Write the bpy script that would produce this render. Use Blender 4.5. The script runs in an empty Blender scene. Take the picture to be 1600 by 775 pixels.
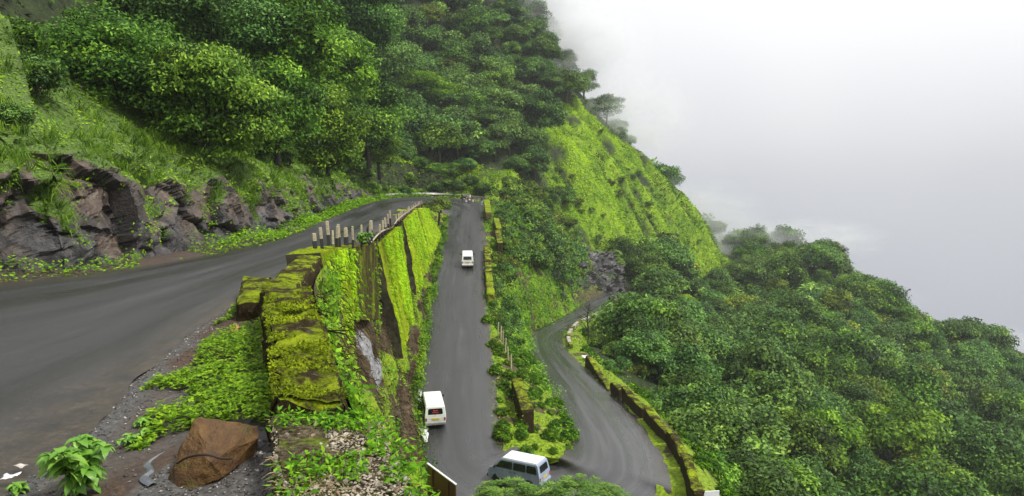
import bpy, bmesh, math, random
import numpy as np
from mathutils import Vector, Matrix, Euler

random.seed(7)
rng = np.random.default_rng(7)
scene = bpy.context.scene
C = scene.collection

# ------------------------------------------------------------------ camera
F = 1150.0
TILT = math.atan(137.5 / F)
cam_data = bpy.data.cameras.new("camera")
cam = bpy.data.objects.new("camera", cam_data)
C.objects.link(cam)
cam_data.sensor_width = 36.0
cam_data.lens = 36.0 * F / 1600.0
cam_data.clip_start = 0.1
cam_data.clip_end = 5000.0
cam.location = (0, 0, 0)
cam.rotation_euler = (math.pi / 2 - TILT, 0, 0)
scene.camera = cam

# ------------------------------------------------------------------ world, sun, exposure
SUN_EL, SUN_AZ = math.radians(56), math.radians(112)      # azimuth measured from +Y towards +X
world = bpy.data.worlds.new("World")
scene.world = world
world.use_nodes = True
wt = world.node_tree
wt.nodes.clear()
w_out = wt.nodes.new("ShaderNodeOutputWorld")
sky = wt.nodes.new("ShaderNodeTexSky")
sky.sky_type = 'NISHITA'
sky.sun_disc = False
sky.sun_elevation = SUN_EL
sky.sun_rotation = SUN_AZ
bg_sky = wt.nodes.new("ShaderNodeBackground")
bg_sky.inputs[1].default_value = 0.05
wt.links.new(sky.outputs[0], bg_sky.inputs[0])
tc = wt.nodes.new("ShaderNodeTexCoord")
sep = wt.nodes.new("ShaderNodeSeparateXYZ")
wt.links.new(tc.outputs["Generated"], sep.inputs[0])
mr = wt.nodes.new("ShaderNodeMapRange")
mr.inputs["From Min"].default_value = -0.30
mr.inputs["From Max"].default_value = 0.30
wt.links.new(sep.outputs["Z"], mr.inputs["Value"])
cl_noise = wt.nodes.new("ShaderNodeTexNoise")
cl_noise.inputs["Scale"].default_value = 2.2
cl_noise.inputs["Detail"].default_value = 2.0
cl_noise.inputs["Roughness"].default_value = 0.4
wt.links.new(tc.outputs["Generated"], cl_noise.inputs["Vector"])
cl_add = wt.nodes.new("ShaderNodeMath")
cl_add.operation = 'MULTIPLY_ADD'
cl_add.inputs[1].default_value = 0.30
wt.links.new(cl_noise.outputs["Fac"], cl_add.inputs[0])
cl_sub = wt.nodes.new("ShaderNodeMath")
cl_sub.operation = 'SUBTRACT'
cl_sub.inputs[1].default_value = 0.15
wt.links.new(mr.outputs[0], cl_add.inputs[2])
wt.links.new(cl_add.outputs[0], cl_sub.inputs[0])
ramp = wt.nodes.new("ShaderNodeValToRGB")
cr = ramp.color_ramp
cr.elements[0].position = 0.0
cr.elements[0].color = (0.1667, 0.1752, 0.1961, 1)
cr.elements[1].position = 1.0
cr.elements[1].color = (0.4241, 0.4219, 0.4219, 1)
for pos, col in ((0.22, (0.1863, 0.1941, 0.2124, 1)), (0.45, (0.2340, 0.2393, 0.2549, 1)), (0.75, (0.3605, 0.3591, 0.3640, 1))):
    e = cr.elements.new(pos)
    e.color = col
wt.links.new(cl_sub.outputs[0], ramp.inputs[0])
bg_cloud = wt.nodes.new("ShaderNodeBackground")
bg_cloud.inputs[1].default_value = 1.0
wt.links.new(ramp.outputs[0], bg_cloud.inputs[0])
w_mix = wt.nodes.new("ShaderNodeMixShader")
w_mix.inputs[0].default_value = 0.94
wt.links.new(bg_sky.outputs[0], w_mix.inputs[1])
wt.links.new(bg_cloud.outputs[0], w_mix.inputs[2])
wt.links.new(w_mix.outputs[0], w_out.inputs[0])

sun_data = bpy.data.lights.new("sun", 'SUN')
sun_data.energy = 1.5
sun_data.angle = math.radians(10)
sun_data.color = (1.0, 0.97, 0.90)
sun = bpy.data.objects.new("sun", sun_data)
C.objects.link(sun)
sdir = Vector((math.sin(SUN_AZ) * math.cos(SUN_EL), math.cos(SUN_AZ) * math.cos(SUN_EL), math.sin(SUN_EL)))
sun.rotation_euler = sdir.to_track_quat('Z', 'Y').to_euler()

scene.view_settings.view_transform = 'Standard'
scene.view_settings.look = 'None'
scene.view_settings.exposure = 1.5
scene.view_settings.gamma = 1.0
scene.cycles.max_bounces = 6
scene.cycles.diffuse_bounces = 3
scene.cycles.glossy_bounces = 2
scene.cycles.transmission_bounces = 4
scene.cycles.volume_bounces = 2
scene.cycles.use_denoising = True

# ------------------------------------------------------------------ small tools
CT, ST = math.cos(TILT), math.sin(TILT)


def ray(px, py):
    a, b = (px - 800.0) / F, (387.5 - py) / F
    return np.array([a, CT + b * ST, -ST + b * CT])


def at(px, py, Y):
    """the point of the line of sight through a photo pixel that lies Y metres ahead"""
    r = ray(px, py)
    return r * (Y / r[1])


def on_plane(px, py, a, b):
    """where that line of sight meets the sloping plane z = a + b*Y"""
    r = ray(px, py)
    t = a / (r[2] - b * r[1])
    return r * t


def project(P):
    P = np.atleast_2d(P)
    depth = P[:, 1] * CT - P[:, 2] * ST
    up = P[:, 1] * ST + P[:, 2] * CT
    d = np.where(depth > 0.05, depth, 0.05)
    return 800 + F * P[:, 0] / d, 387.5 - F * up / d, depth


def tag(o, label=None, cat=None, group=None, kind=None):
    if label: o["label"] = label
    if cat: o["category"] = cat
    if group: o["group"] = group
    if kind: o["kind"] = kind
    return o


def empty(name, loc, label=None, cat=None, group=None, rz=0.0, rot=None):
    o = bpy.data.objects.new(name, None)
    C.objects.link(o)
    o.location = [float(v) for v in loc]
    o.rotation_euler = rot if rot else (0, 0, rz)
    o.empty_display_size = 0.3
    return tag(o, label, cat, group)


def mesh_data(name, verts, faces, mats, smooth=False, attrs=None, mat_idx=None):
    """faces: list of tuples, or an (n,k) int array"""
    me = bpy.data.meshes.new(name)
    V = np.asarray(verts, dtype=np.float32)
    if isinstance(faces, np.ndarray):
        n, k = faces.shape
        me.vertices.add(len(V))
        me.vertices.foreach_set("co", V.ravel())
        me.loops.add(n * k)
        me.loops.foreach_set("vertex_index", faces.astype(np.int32).ravel())
        me.polygons.add(n)
        me.polygons.foreach_set("loop_start", np.arange(0, n * k, k, dtype=np.int32))
        me.polygons.foreach_set("loop_total", np.full(n, k, dtype=np.int32))
        me.update(calc_edges=True)
    else:
        me.from_pydata([tuple(map(float, v)) for v in V], [], faces)
        me.update()
    if smooth:
        me.polygons.foreach_set("use_smooth", np.ones(len(me.polygons), dtype=bool))
    else:
        me.polygons.foreach_set("use_smooth", np.zeros(len(me.polygons), dtype=bool))
    for key, val in (attrs or {}).items():
        val = np.asarray(val, dtype=np.float32)
        if val.ndim == 1:
            a = me.attributes.new(key, 'FLOAT', 'POINT')
            a.data.foreach_set("value", val)
        else:
            a = me.attributes.new(key, 'FLOAT_VECTOR', 'POINT')
            a.data.foreach_set("vector", val.ravel())
    for m in (mats if isinstance(mats, (list, tuple)) else [mats]):
        me.materials.append(m)
    if mat_idx is not None:
        me.polygons.foreach_set("material_index", np.asarray(mat_idx, dtype=np.int32))
    return me


def obj(name, me, parent=None, loc=None, **kw):
    o = bpy.data.objects.new(name, me)
    C.objects.link(o)
    if parent is not None: o.parent = parent
    if loc is not None: o.location = [float(v) for v in loc]
    if kw: tag(o, **kw)
    return o


def bm_obj(name, bm, mat, parent=None, smooth=False, **kw):
    me = bpy.data.meshes.new(name)
    bm.normal_update()
    bm.to_mesh(me)
    bm.free()
    me.polygons.foreach_set("use_smooth", np.full(len(me.polygons), smooth, dtype=bool))
    me.materials.append(mat)
    return obj(name, me, parent, **kw)


# ------------------------------------------------------------------ noise (vectorised)
def _hash(ix, iy, iz, seed):
    h = (ix.astype(np.int64) * 374761393 + iy.astype(np.int64) * 668265263 + iz.astype(np.int64) * 2147483647 + seed * 974634777) & 0xFFFFFFFF
    h = ((h ^ (h >> 13)) * 1274126177) & 0xFFFFFFFF
    h = ((h ^ (h >> 16)) * 2246822519) & 0xFFFFFFFF
    return ((h ^ (h >> 15)) & 0xFFFFFF) / float(0xFFFFFF)


def vnoise(P, seed=0):
    i = np.floor(P).astype(np.int64)
    f = P - i
    u = f * f * f * (f * (f * 6 - 15) + 10)
    r = np.zeros(len(P))
    for dx in (0, 1):
        for dy in (0, 1):
            for dz in (0, 1):
                w = (u[:, 0] if dx else 1 - u[:, 0]) * (u[:, 1] if dy else 1 - u[:, 1]) * (u[:, 2] if dz else 1 - u[:, 2])
                r += w * _hash(i[:, 0] + dx, i[:, 1] + dy, i[:, 2] + dz, seed)
    return r


def fbm(P, scale=1.0, octv=4, seed=0, gain=0.5):
    """0..1, mean about .5"""
    P = np.asarray(P, dtype=float)
    if P.shape[1] == 2: P = np.column_stack([P, np.zeros(len(P))])
    a, s, t, r = 1.0, 1.0 / scale, 0.0, np.zeros(len(P))
    for k in range(octv):
        r += a * vnoise(P * s + 17.3 * k, seed + k)
        t += a
        a *= gain
        s *= 2.03
    return r / t


def worley(P, seed=0):
    """-> distance to the border of the cell (about 0..1) and a random number per cell"""
    i = np.floor(P).astype(np.int64)
    f1 = np.full(len(P), 9.0)
    f2 = np.full(len(P), 9.0)
    cid = np.zeros(len(P))
    for dx in (-1, 0, 1):
        for dy in (-1, 0, 1):
            for dz in (-1, 0, 1):
                c = i + np.array([dx, dy, dz])
                q = np.column_stack([_hash(c[:, 0], c[:, 1], c[:, 2], seed + s) for s in (1, 2, 3)]) + c
                d = np.sqrt(((q - P) ** 2).sum(1))
                h = _hash(c[:, 0], c[:, 1], c[:, 2], seed + 9)
                closer = d < f1
                f2 = np.where(closer, f1, np.minimum(f2, d))
                cid = np.where(closer, h, cid)
                f1 = np.where(closer, d, f1)
    return f2 - f1, cid


def smoothstep(a, b, x):
    t = np.clip((x - a) / (b - a), 0, 1)
    return t * t * (3 - 2 * t)


def resample(P, n, smooth=True):
    """a polyline of 3-D points -> n points evenly spaced along it (Catmull-Rom through the given points)"""
    P = np.asarray(P, dtype=float)
    if smooth and len(P) > 2:
        Q = np.vstack([2 * P[0] - P[1], P, 2 * P[-1] - P[-2]])
        out = []
        for k in range(1, len(Q) - 2):
            t = np.linspace(0, 1, 16, endpoint=False)[:, None]
            p0, p1, p2, p3 = Q[k - 1], Q[k], Q[k + 1], Q[k + 2]
            out.append(0.5 * (2 * p1 + (p2 - p0) * t + (2 * p0 - 5 * p1 + 4 * p2 - p3) * t * t + (3 * p1 - p0 - 3 * p2 + p3) * t ** 3))
        P = np.vstack(out + [P[-1:]])
    d = np.r_[0, np.cumsum(np.linalg.norm(np.diff(P, axis=0), axis=1))]
    s = np.linspace(0, d[-1], n)
    return np.column_stack([np.interp(s, d, P[:, k]) for k in range(P.shape[1])])


def grid_faces(n, m):
    i = np.arange((n - 1) * (m - 1))
    r, c = i // (m - 1), i % (m - 1)
    a = r * m + c
    return np.column_stack([a, a + m, a + m + 1, a + 1])


def grid_normals(G):
    du = np.gradient(G, axis=0)
    dv = np.gradient(G, axis=1)
    N = np.cross(du, dv)
    return N / np.maximum(np.linalg.norm(N, axis=2, keepdims=True), 1e-9)


class Patch:
    """a grid of points one can drop plants on"""
    def __init__(self, G):
        self.G = G
        self.N = grid_normals(G)
        if self.N[..., 2].mean() < 0: self.N = -self.N
        self.attr = {}

    def sample(self, u, v):
        n, m, _ = self.G.shape
        x, y = np.clip(u, 0, .9999) * (n - 1), np.clip(v, 0, .9999) * (m - 1)
        i, j = x.astype(int), y.astype(int)
        a, b = (x - i)[:, None], (y - j)[:, None]
        def mix(A): return (A[i, j] * (1 - a) + A[i + 1, j] * a) * (1 - b) + (A[i, j + 1] * (1 - a) + A[i + 1, j + 1] * a) * b
        return mix(self.G), mix(self.N)

    def random(self, n, key=None, r=rng):
        """n points spread evenly over the area, kept with probability attr[key]"""
        G = self.G
        e1, e2 = G[1:, :-1] - G[:-1, :-1], G[:-1, 1:] - G[:-1, :-1]
        A = np.linalg.norm(np.cross(e1, e2), axis=2)
        if key is not None: A = A * np.clip(self.attr[key][:-1, :-1], 0, 1)
        p = (A / A.sum()).ravel()
        k = r.choice(len(p), n, p=p)
        m = G.shape[1] - 1
        u = (k // m + r.random(n)) / (G.shape[0] - 1)
        v = (k % m + r.random(n)) / (G.shape[1] - 1)
        return self.sample(u, v)


# ------------------------------------------------------------------ materials
class Mat:
    def __init__(self, name):
        self.m = bpy.data.materials.new(name)
        self.m.use_nodes = True
        self.t = self.m.node_tree
        self.p = self.t.nodes["Principled BSDF"]
        self.out = self.t.nodes["Material Output"]

    def n(self, kind, **inp):
        nd = self.t.nodes.new(kind)
        for k, v in inp.items():
            k = k.replace("_", " ")
            if k in nd.inputs and not hasattr(v, "is_linked") and not isinstance(v, bpy.types.NodeSocket): nd.inputs[k].default_value = v
            elif k in nd.inputs: self.t.links.new(v, nd.inputs[k])
        return nd

    def link(self, a, b): self.t.links.new(a, b)

    def attr(self, name):
        nd = self.t.nodes.new("ShaderNodeAttribute")
        nd.attribute_name = name
        return nd

    def coords(self, scale=(1, 1, 1), space="Object", vec=None):
        mp = self.t.nodes.new("ShaderNodeMapping")
        mp.inputs["Scale"].default_value = scale
        if vec is None:
            vec = self.t.nodes.new("ShaderNodeTexCoord").outputs[space]
        self.link(vec, mp.inputs[0])
        return mp.outputs[0]

    def noise(self, scale, detail=5, rough=.55, vec=None, dist=0.0):
        nd = self.t.nodes.new("ShaderNodeTexNoise")
        nd.inputs["Scale"].default_value = scale
        nd.inputs["Detail"].default_value = detail
        nd.inputs["Roughness"].default_value = rough
        nd.inputs["Distortion"].default_value = dist
        self.link(vec if vec is not None else self.coords(), nd.inputs["Vector"])
        return nd.outputs["Fac"]

    def ramp(self, fac, stops):
        nd = self.t.nodes.new("ShaderNodeValToRGB")
        e = nd.color_ramp.elements
        e[0].position, e[0].color = stops[0][0], (*stops[0][1], 1)
        e[1].position, e[1].color = stops[-1][0], (*stops[-1][1], 1)
        for p, c in stops[1:-1]:
            k = e.new(p)
            k.color = (*c, 1)
        self.link(fac, nd.inputs[0])
        return nd.outputs[0]

    def val(self, fac, a, b, lo=0.0, hi=1.0):
        nd = self.t.nodes.new("ShaderNodeMapRange")
        nd.inputs["From Min"].default_value, nd.inputs["From Max"].default_value = a, b
        nd.inputs["To Min"].default_value, nd.inputs["To Max"].default_value = lo, hi
        self.link(fac, nd.inputs["Value"])
        return nd.outputs[0]

    def math(self, op, a, b):
        nd = self.t.nodes.new("ShaderNodeMath")
        nd.operation = op
        for k, v in enumerate((a, b)):
            if isinstance(v, (int, float)): nd.inputs[k].default_value = v
            else: self.link(v, nd.inputs[k])
        return nd.outputs[0]

    def mix(self, fac, a, b, mode='MIX'):
        nd = self.t.nodes.new("ShaderNodeMix")
        nd.data_type = 'RGBA'
        nd.blend_type = mode
        for k, v in ((0, fac), (6, a), (7, b)):
            if isinstance(v, (int, float)): nd.inputs[k].default_value = v
            elif isinstance(v, tuple): nd.inputs[k].default_value = (*v, 1)
            else: self.link(v, nd.inputs[k])
        return nd.outputs[2]

    def bump(self, h, strength=.5, dist=.05):
        nd = self.t.nodes.new("ShaderNodeBump")
        nd.inputs["Strength"].default_value = strength
        nd.inputs["Distance"].default_value = dist
        self.link(h, nd.inputs["Height"])
        self.link(nd.outputs[0], self.p.inputs["Normal"])

    def set(self, color=None, rough=None, metal=None, spec=None):
        for key, v in (("Base Color", color), ("Roughness", rough), ("Metallic", metal), ("Specular IOR Level", spec)):
            if v is None: continue
            if isinstance(v, tuple): self.p.inputs[key].default_value = (*v, 1)
            elif isinstance(v, (int, float)): self.p.inputs[key].default_value = v
            else: self.link(v, self.p.inputs[key])
        return self.m


def plain(name, color, rough=.5, metal=0.0, var=.15, scale=6.0):
    """one colour with a little wear"""
    M = Mat(name)
    n = M.noise(scale, 5)
    c2 = tuple(c * (1 - var) for c in color)
    c1 = tuple(min(1, c * (1 + var)) for c in color)
    return M.set(M.ramp(n, [(.3, c2), (.7, c1)]), M.val(n, .3, .7, max(.03, rough - .08), min(1, rough + .08)), metal)


def leaf_mat(name, dark, mid, light, trans=.22, var=.18, rough=.5):
    M = Mat(name)
    t = M.attr("tint").outputs["Fac"]
    col = M.ramp(t, [(0.0, dark), (.5, mid), (1.0, light)])
    info = M.t.nodes.new("ShaderNodeObjectInfo")
    hs = M.t.nodes.new("ShaderNodeHueSaturation")
    M.link(col, hs.inputs["Color"])
    M.link(M.val(info.outputs["Random"], 0, 1, 1 - var, 1 + var), hs.inputs["Value"])
    h2 = M.math('FRACT', M.math('MULTIPLY', info.outputs["Random"], 7.31), 0)
    M.link(M.val(h2, 0, 1, .485, .512), hs.inputs["Hue"])
    M.set(hs.outputs[0], rough, spec=.12)
    tr = M.t.nodes.new("ShaderNodeBsdfTranslucent")
    M.link(hs.outputs[0], tr.inputs[0])
    mx = M.t.nodes.new("ShaderNodeMixShader")
    mx.inputs[0].default_value = trans
    M.link(M.p.outputs[0], mx.inputs[1])
    M.link(tr.outputs[0], mx.inputs[2])
    M.link(mx.outputs[0], M.out.inputs[0])
    return M.m


MAT = {}
# asphalt: wet, with wheel tracks running along the road ("uvw" = across 0..1, metres along, 0)
def asphalt():
    M = Mat("wet_asphalt")
    uv = M.attr("uvw").outputs["Vector"]
    wet = M.attr("wet").outputs["Fac"]
    edge = M.attr("edge").outputs["Fac"]
    trk = M.noise(1.0, 6, .68, M.coords((9.0, .05, 1), vec=uv), .12)
    wide = M.noise(1.0, 3, .5, M.coords((3.2, .03, 1), vec=uv), .2)
    patch = M.noise(.42, 7, .72)
    fine = M.noise(42.0, 3, .8)
    grit = M.noise(11.0, 5, .75)
    c = M.ramp(trk, [(.32, (.007, .0066, .0074)), (.45, (.015, .014, .016)), (.55, (.025, .0235, .0265)), (.68, (.075, .071, .079))])
    c = M.mix(M.val(wide, .42, .58, 0, .75), c, (.017, .016, .016))
    c = M.mix(M.val(patch, .52, .60, 0, .7), c, (.012, .0112, .012))
    c = M.mix(M.val(fine, .42, .58, 0, .7), c, (.012, .011, .012))
    c = M.mix(M.val(grit, .60, .72, 0, .40), c, (.17, .16, .16))
    c = M.mix(M.math('MULTIPLY', wet, .45), c, M.mix(M.val(trk, .35, .65), (.050, .050, .055), (.120, .120, .132)))  # base colour paler down the road: painted sky sheen on wet asphalt
    dirt = M.math('MULTIPLY', edge, M.val(M.noise(1.9, 6, .7), .32, .60))
    c = M.mix(dirt, c, M.ramp(grit, [(.3, (.020, .014, .009)), (.7, (.095, .070, .048))]))
    wv = M.math('ADD', M.val(wide, .38, .62, .16, -.14), M.val(wet, 0, 1, .05, -.12))
    r = M.math('ADD', M.val(trk, .3, .7, .28, .46), wv)
    M.bump(M.math('ADD', fine, M.math('MULTIPLY', grit, .8)), .45, .02)
    return M.set(c, r, spec=.9)
MAT["asphalt"] = asphalt()

def rock_mat():
    M = Mat("wet_basalt")
    veg = M.attr("veg").outputs["Fac"]
    cell = M.attr("cell").outputs["Fac"]
    crack = M.attr("crack").outputs["Fac"]
    high = M.attr("high").outputs["Fac"]
    n1 = M.noise(.5, 5, .6)
    n2 = M.noise(2.6, 8, .72)
    n3 = M.noise(14.0, 5, .7)
    grey = M.ramp(n2, [(.30, (.011, .010, .011)), (.48, (.036, .033, .034)), (.62, (.085, .078, .076)), (.76, (.20, .19, .18))])
    brown = M.ramp(n2, [(.30, (.024, .017, .012)), (.48, (.075, .052, .037)), (.62, (.145, .105, .078)), (.76, (.26, .205, .160))])
    c = M.mix(M.val(M.math('ADD', M.math('ADD', n1, M.math('MULTIPLY', cell, .35)), M.math('MULTIPLY', high, .35)), .68, .92), grey, brown)
    c = M.mix(M.math('MULTIPLY', crack, .8), c, (.010, .009, .009))
    g = M.ramp(n3, [(.3, (.016, .030, .005)), (.5, (.060, .112, .010)), (.7, (.17, .27, .020))])
    fac = M.val(M.math('ADD', veg, M.val(n2, 0, 1, -.4, .4)), .42, .58)
    c = M.mix(fac, c, g)
    M.bump(M.math('ADD', n2, M.math('MULTIPLY', n3, .35)), .9, .10)
    return M.set(c, M.val(M.math('ADD', fac, M.math('MULTIPLY', n2, .4)), 0, 1, .28, .85), spec=.5)
MAT["rock"] = rock_mat()

def ground_mat():
    M = Mat("hill_ground")
    veg = M.attr("veg").outputs["Fac"]
    n1 = M.noise(.16, 5, .6)
    n2 = M.noise(1.1, 6, .65)
    n3 = M.noise(5.0, 4, .65)
    floor_c = M.ramp(n2, [(.3, (.012, .016, .007)), (.7, (.040, .058, .018))])
    grass_c = M.ramp(M.math('ADD', M.math('MULTIPLY', n1, .45), M.math('MULTIPLY', n3, .55)), [(.32, (.024, .055, .006)), (.47, (.100, .190, .010)), (.62, (.27, .38, .015))])
    c = M.mix(veg, floor_c, grass_c)
    M.bump(M.math('ADD', n2, M.math('MULTIPLY', n3, .5)), .7, .35)
    return M.set(c, .85, spec=.2)
MAT["ground"] = ground_mat()

def bank_mat():
    """the overgrown bank under the parapet: dry brown creeper, moss, bare grey rock"""
    M = Mat("overgrown_bank")
    veg = M.attr("veg").outputs["Fac"]
    bare = M.attr("bare").outputs["Fac"]
    st = M.noise(1.0, 6, .7, M.coords((2.2, 2.2, .35)), .6)
    n2 = M.noise(4.5, 6, .65)
    dry = M.ramp(st, [(.3, (.022, .015, .008)), (.5, (.075, .052, .028)), (.7, (.16, .12, .065))])
    moss = M.ramp(n2, [(.3, (.050, .085, .006)), (.5, (.17, .26, .010)), (.72, (.34, .42, .015))])
    rock = M.ramp(n2, [(.3, (.10, .10, .105)), (.52, (.27, .27, .28)), (.75, (.44, .44, .45))])
    c = M.mix(M.val(M.math('ADD', veg, M.val(n2, 0, 1, -.3, .3)), .4, .6), dry, moss)
    c = M.mix(M.val(M.math('ADD', bare, M.val(n2, 0, 1, -.25, .25)), .45, .58), c, rock)
    M.bump(M.math('ADD', st, n2), .8, .15)
    return M.set(c, .8, spec=.25)
MAT["bank"] = bank_mat()

def soil_mat():
    M = Mat("wet_soil")
    n1 = M.noise(1.3, 5, .6)
    n2 = M.noise(16.0, 5, .7)
    grav = M.attr("gravel").outputs["Fac"]
    c = M.ramp(n2, [(.3, (.020, .011, .006)), (.55, (.070, .036, .018)), (.75, (.13, .075, .042))])
    c = M.mix(M.val(n1, .45, .62, 0, .6), c, (.030, .026, .022))
    c = M.mix(grav, c, M.ramp(n2, [(.3, (.030, .029, .028)), (.6, (.095, .092, .088)), (.78, (.19, .185, .175))]))
    M.bump(n2, .8, .03)
    return M.set(c, M.val(n1, .35, .65, .45, .85), spec=.4)
MAT["soil"] = soil_mat()

def moss_mat(name, cover=.5, bright=1.0, streak=(1.0, 1.0, 1.0), brown=(.060, .042, .018), conc=(.20, .18, .15), sides=0.0):
    """mossy masonry: moss thickest on upward faces, bare stained concrete elsewhere"""
    M = Mat(name)
    geo = M.t.nodes.new("ShaderNodeNewGeometry")
    sp = M.t.nodes.new("ShaderNodeSeparateXYZ")
    M.link(geo.outputs["True Normal"], sp.inputs[0])
    wpos = geo.outputs["Position"]
    n0 = M.noise(1.0, 5, .6, M.coords(tuple(v * .35 for v in streak), vec=wpos), .4)
    n1 = M.noise(1.0, 7, .72, M.coords(streak, vec=wpos), .5)
    n2 = M.noise(9.0, 6, .75, M.coords((1, 1, .6), vec=wpos))
    n3 = M.noise(48.0, 4, .75, wpos)
    mm = M.math('ADD', M.math('MULTIPLY', n2, .6), M.math('MULTIPLY', n0, .4))
    m = M.ramp(mm, [(.34, (.040 * bright, .046 * bright, .003)), (.45, (.13 * bright, .165 * bright, .005)), (.54, (.24 * bright, .32 * bright, .008)), (.64, (.40 * bright, .47 * bright, .02))])
    d = M.ramp(n3, [(.3, tuple(b * .3 for b in brown)), (.7, brown)])
    d = M.mix(M.val(n2, .58, .68, 0, .7), d, conc)
    up = M.val(sp.outputs["Z"], -.1, .8, sides, .22)
    mix_n = M.math('ADD', M.math('MULTIPLY', n1, .65), M.math('MULTIPLY', n0, .35))
    fac = M.math('ADD', M.math('ADD', mix_n, up), cover - .5)
    c = M.mix(M.val(fac, .51, .60), d, m)
    M.bump(M.math('ADD', n2, M.math('MULTIPLY', n3, .6)), 1.0, .07)
    return M.set(c, .9, spec=.1)
MAT["moss_top"] = moss_mat("moss_on_stone", .33, .92, (2.2, 2.2, 2.2))
MAT["moss_face"] = moss_mat("moss_streaked_wall", .60, 1.2, (2.6, 1.1, .45), sides=.12)
MAT["moss_dark"] = moss_mat("brown_mossy_wall", .42, .62, (1.8, 1.8, .5), brown=(.085, .062, .022), sides=.08)
MAT["moss_pale"] = moss_mat("pale_mossy_parapet", .40, .85, (1.5, 1.5, 1.5), brown=(.14, .11, .05), conc=(.40, .35, .27), sides=.08)
MAT["shaded_end"] = plain("shaded_end_stone", (.040, .034, .016), .8, var=.6, scale=2.5)  # dark colour standing in for shade on the near ends of the wall
MAT["bark"] = plain("bark", (.045, .034, .024), .85, var=.5, scale=5)
MAT["wet_bark"] = plain("dark_bark", (.020, .016, .012), .75, var=.5, scale=5)
# ================================================================== THE ROAD
def z_upper(Y): return -3.06 - .03 * np.maximum(Y, 4.0)
UP = (-3.06, -.03)        # plane of the upper road
MID = (-23.3, .118)       # plane of the ramp that climbs away from the lower bend
LOW = (-14.2, -.1)        # plane of the lowest road


def up(x, y): return (x, y, float(z_upper(y)))
def mid(px, py): return tuple(on_plane(px, py, *MID))
def low(px, py): return tuple(on_plane(px, py, *LOW))


SECT = [  # (edge on the hill / island side, edge on the other side)
    (up(-24, -8), up(-4.6, -6)), (up(-20.5, 8), up(-4.9, 6.5)), (up(-15.7, 22), up(-5.9, 11.8)), (up(-14.2, 24.6), up(-6.7, 16)),
    (up(-13.1, 29.8), up(-7.4, 24)), (up(-12.9, 41), up(-7.7, 34)), (up(-14.7, 53), up(-8.6, 50)), (up(-17.2, 72), up(-10.0, 66)),
    (up(-20.2, 95), up(-11.7, 86)), (up(-22.4, 120), up(-12.9, 105)),
    ((-21.5, 136, -6.9), (-13.1, 113.5, -6.7)), ((-15.5, 145, -7.2), (-12.6, 118.5, -7.3)), ((-9, 143.5, -7.6), (-11.9, 120.5, -8.0)),
    ((-5.0, 136, -7.9), (-11.2, 120.0, -8.8)),
    (mid(756, 345), mid(695, 341)), (mid(760, 375), mid(687, 375)), (mid(758, 410), mid(680, 410)), (mid(757, 450), mid(670, 450)),
    (mid(763, 500), mid(661, 500)), (mid(771, 560), mid(651, 560)), (mid(774, 610), mid(645, 615)), (mid(780, 655), mid(643, 665)),
    (mid(786, 690), mid(645, 697)),
    (mid(791, 704), (-5.6, 41.5, -18.35)), ((.25, 44.9, -18.1), (-3.6, 37.8, -18.75)), (tuple(at(832, 719, 45.2)), (.5, 35.6, -18.95)),
    (tuple(at(858, 720, 45.6)), (5.6, 36.2, -18.95)), (low(876, 714), (8.4, 38.6, -18.6)), (low(886, 696), low(1047, 757)),
    (low(884, 675), low(1036, 715)), (low(875, 650), low(1012, 678)), (low(858, 620), low(977, 632)), (low(838, 585), low(933, 590)),
    (low(825, 558), low(902, 563)), (low(820, 538), low(885, 544)), (low(823, 524), low(880, 528)), (low(846, 509), low(892, 511)),
    (low(880, 492), low(916, 497)), (low(905, 477), low(940, 483)), (low(922, 467), low(955, 471)), (low(945, 459.5), low(967, 463)),
    (low(985, 455), low(1002, 458)),
]
NS = 900
EA = resample([s[0] for s in SECT], 1)
def paired(sect, per=22):
    """Catmull-Rom both edges with the same parameter so that the cross-sections stay paired"""
    out = []
    for e in (0, 1):
        P = np.array([s[e] for s in sect], float)
        Q = np.vstack([2 * P[0] - P[1], P, 2 * P[-1] - P[-2]])
        rows = []
        for k in range(1, len(Q) - 2):
            t = np.linspace(0, 1, per, endpoint=False)[:, None]
            p0, p1, p2, p3 = Q[k - 1], Q[k], Q[k + 1], Q[k + 2]
            rows.append(.5 * (2 * p1 + (p2 - p0) * t + (2 * p0 - 5 * p1 + 4 * p2 - p3) * t * t + (3 * p1 - p0 - 3 * p2 + p3) * t ** 3))
        out.append(np.vstack(rows + [P[-1:]]))
    return out
PER = 22
EDGE_A, EDGE_B = paired(SECT, PER)
def sec(k): return int(round(k * PER))          # index of a section in EDGE_A / EDGE_B

NU = 25
u = np.linspace(0, 1, NU)
G = EDGE_A[:, None, :] * (1 - u)[None, :, None] + EDGE_B[:, None, :] * u[None, :, None]
G[..., 2] += .05 * (1 - (2 * u - 1) ** 2)[None, :]                    # camber
wob = fbm(G.reshape(-1, 3), 3.0, 3, 5).reshape(G.shape[:2])
G[..., 2] += (wob - .5) * .05
rag = (fbm(EDGE_A, 1.1, 4, 31) - .5)[:, None]
side = (EDGE_B - EDGE_A) / np.linalg.norm(EDGE_B - EDGE_A, axis=1, keepdims=True)
G[:, 0] += side * rag * .7
G[:, -1] += side * (fbm(EDGE_B, 1.1, 4, 33) - .5)[:, None] * .7
ctr = (EDGE_A + EDGE_B) / 2
along = np.r_[0, np.cumsum(np.linalg.norm(np.diff(ctr, axis=0), axis=1))]
uvw = np.zeros(G.shape)
uvw[..., 0] = u[None, :]
uvw[..., 1] = along[:, None]
wet = np.repeat(smoothstep(sec(12), sec(30), np.arange(len(G)))[:, None], NU, 1)  # drives the smoother wet surface and the sheen painted into the colour
edge = np.repeat(np.maximum(smoothstep(.16, 0, u), smoothstep(.84, 1, u))[None, :], len(G), 0)
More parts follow.
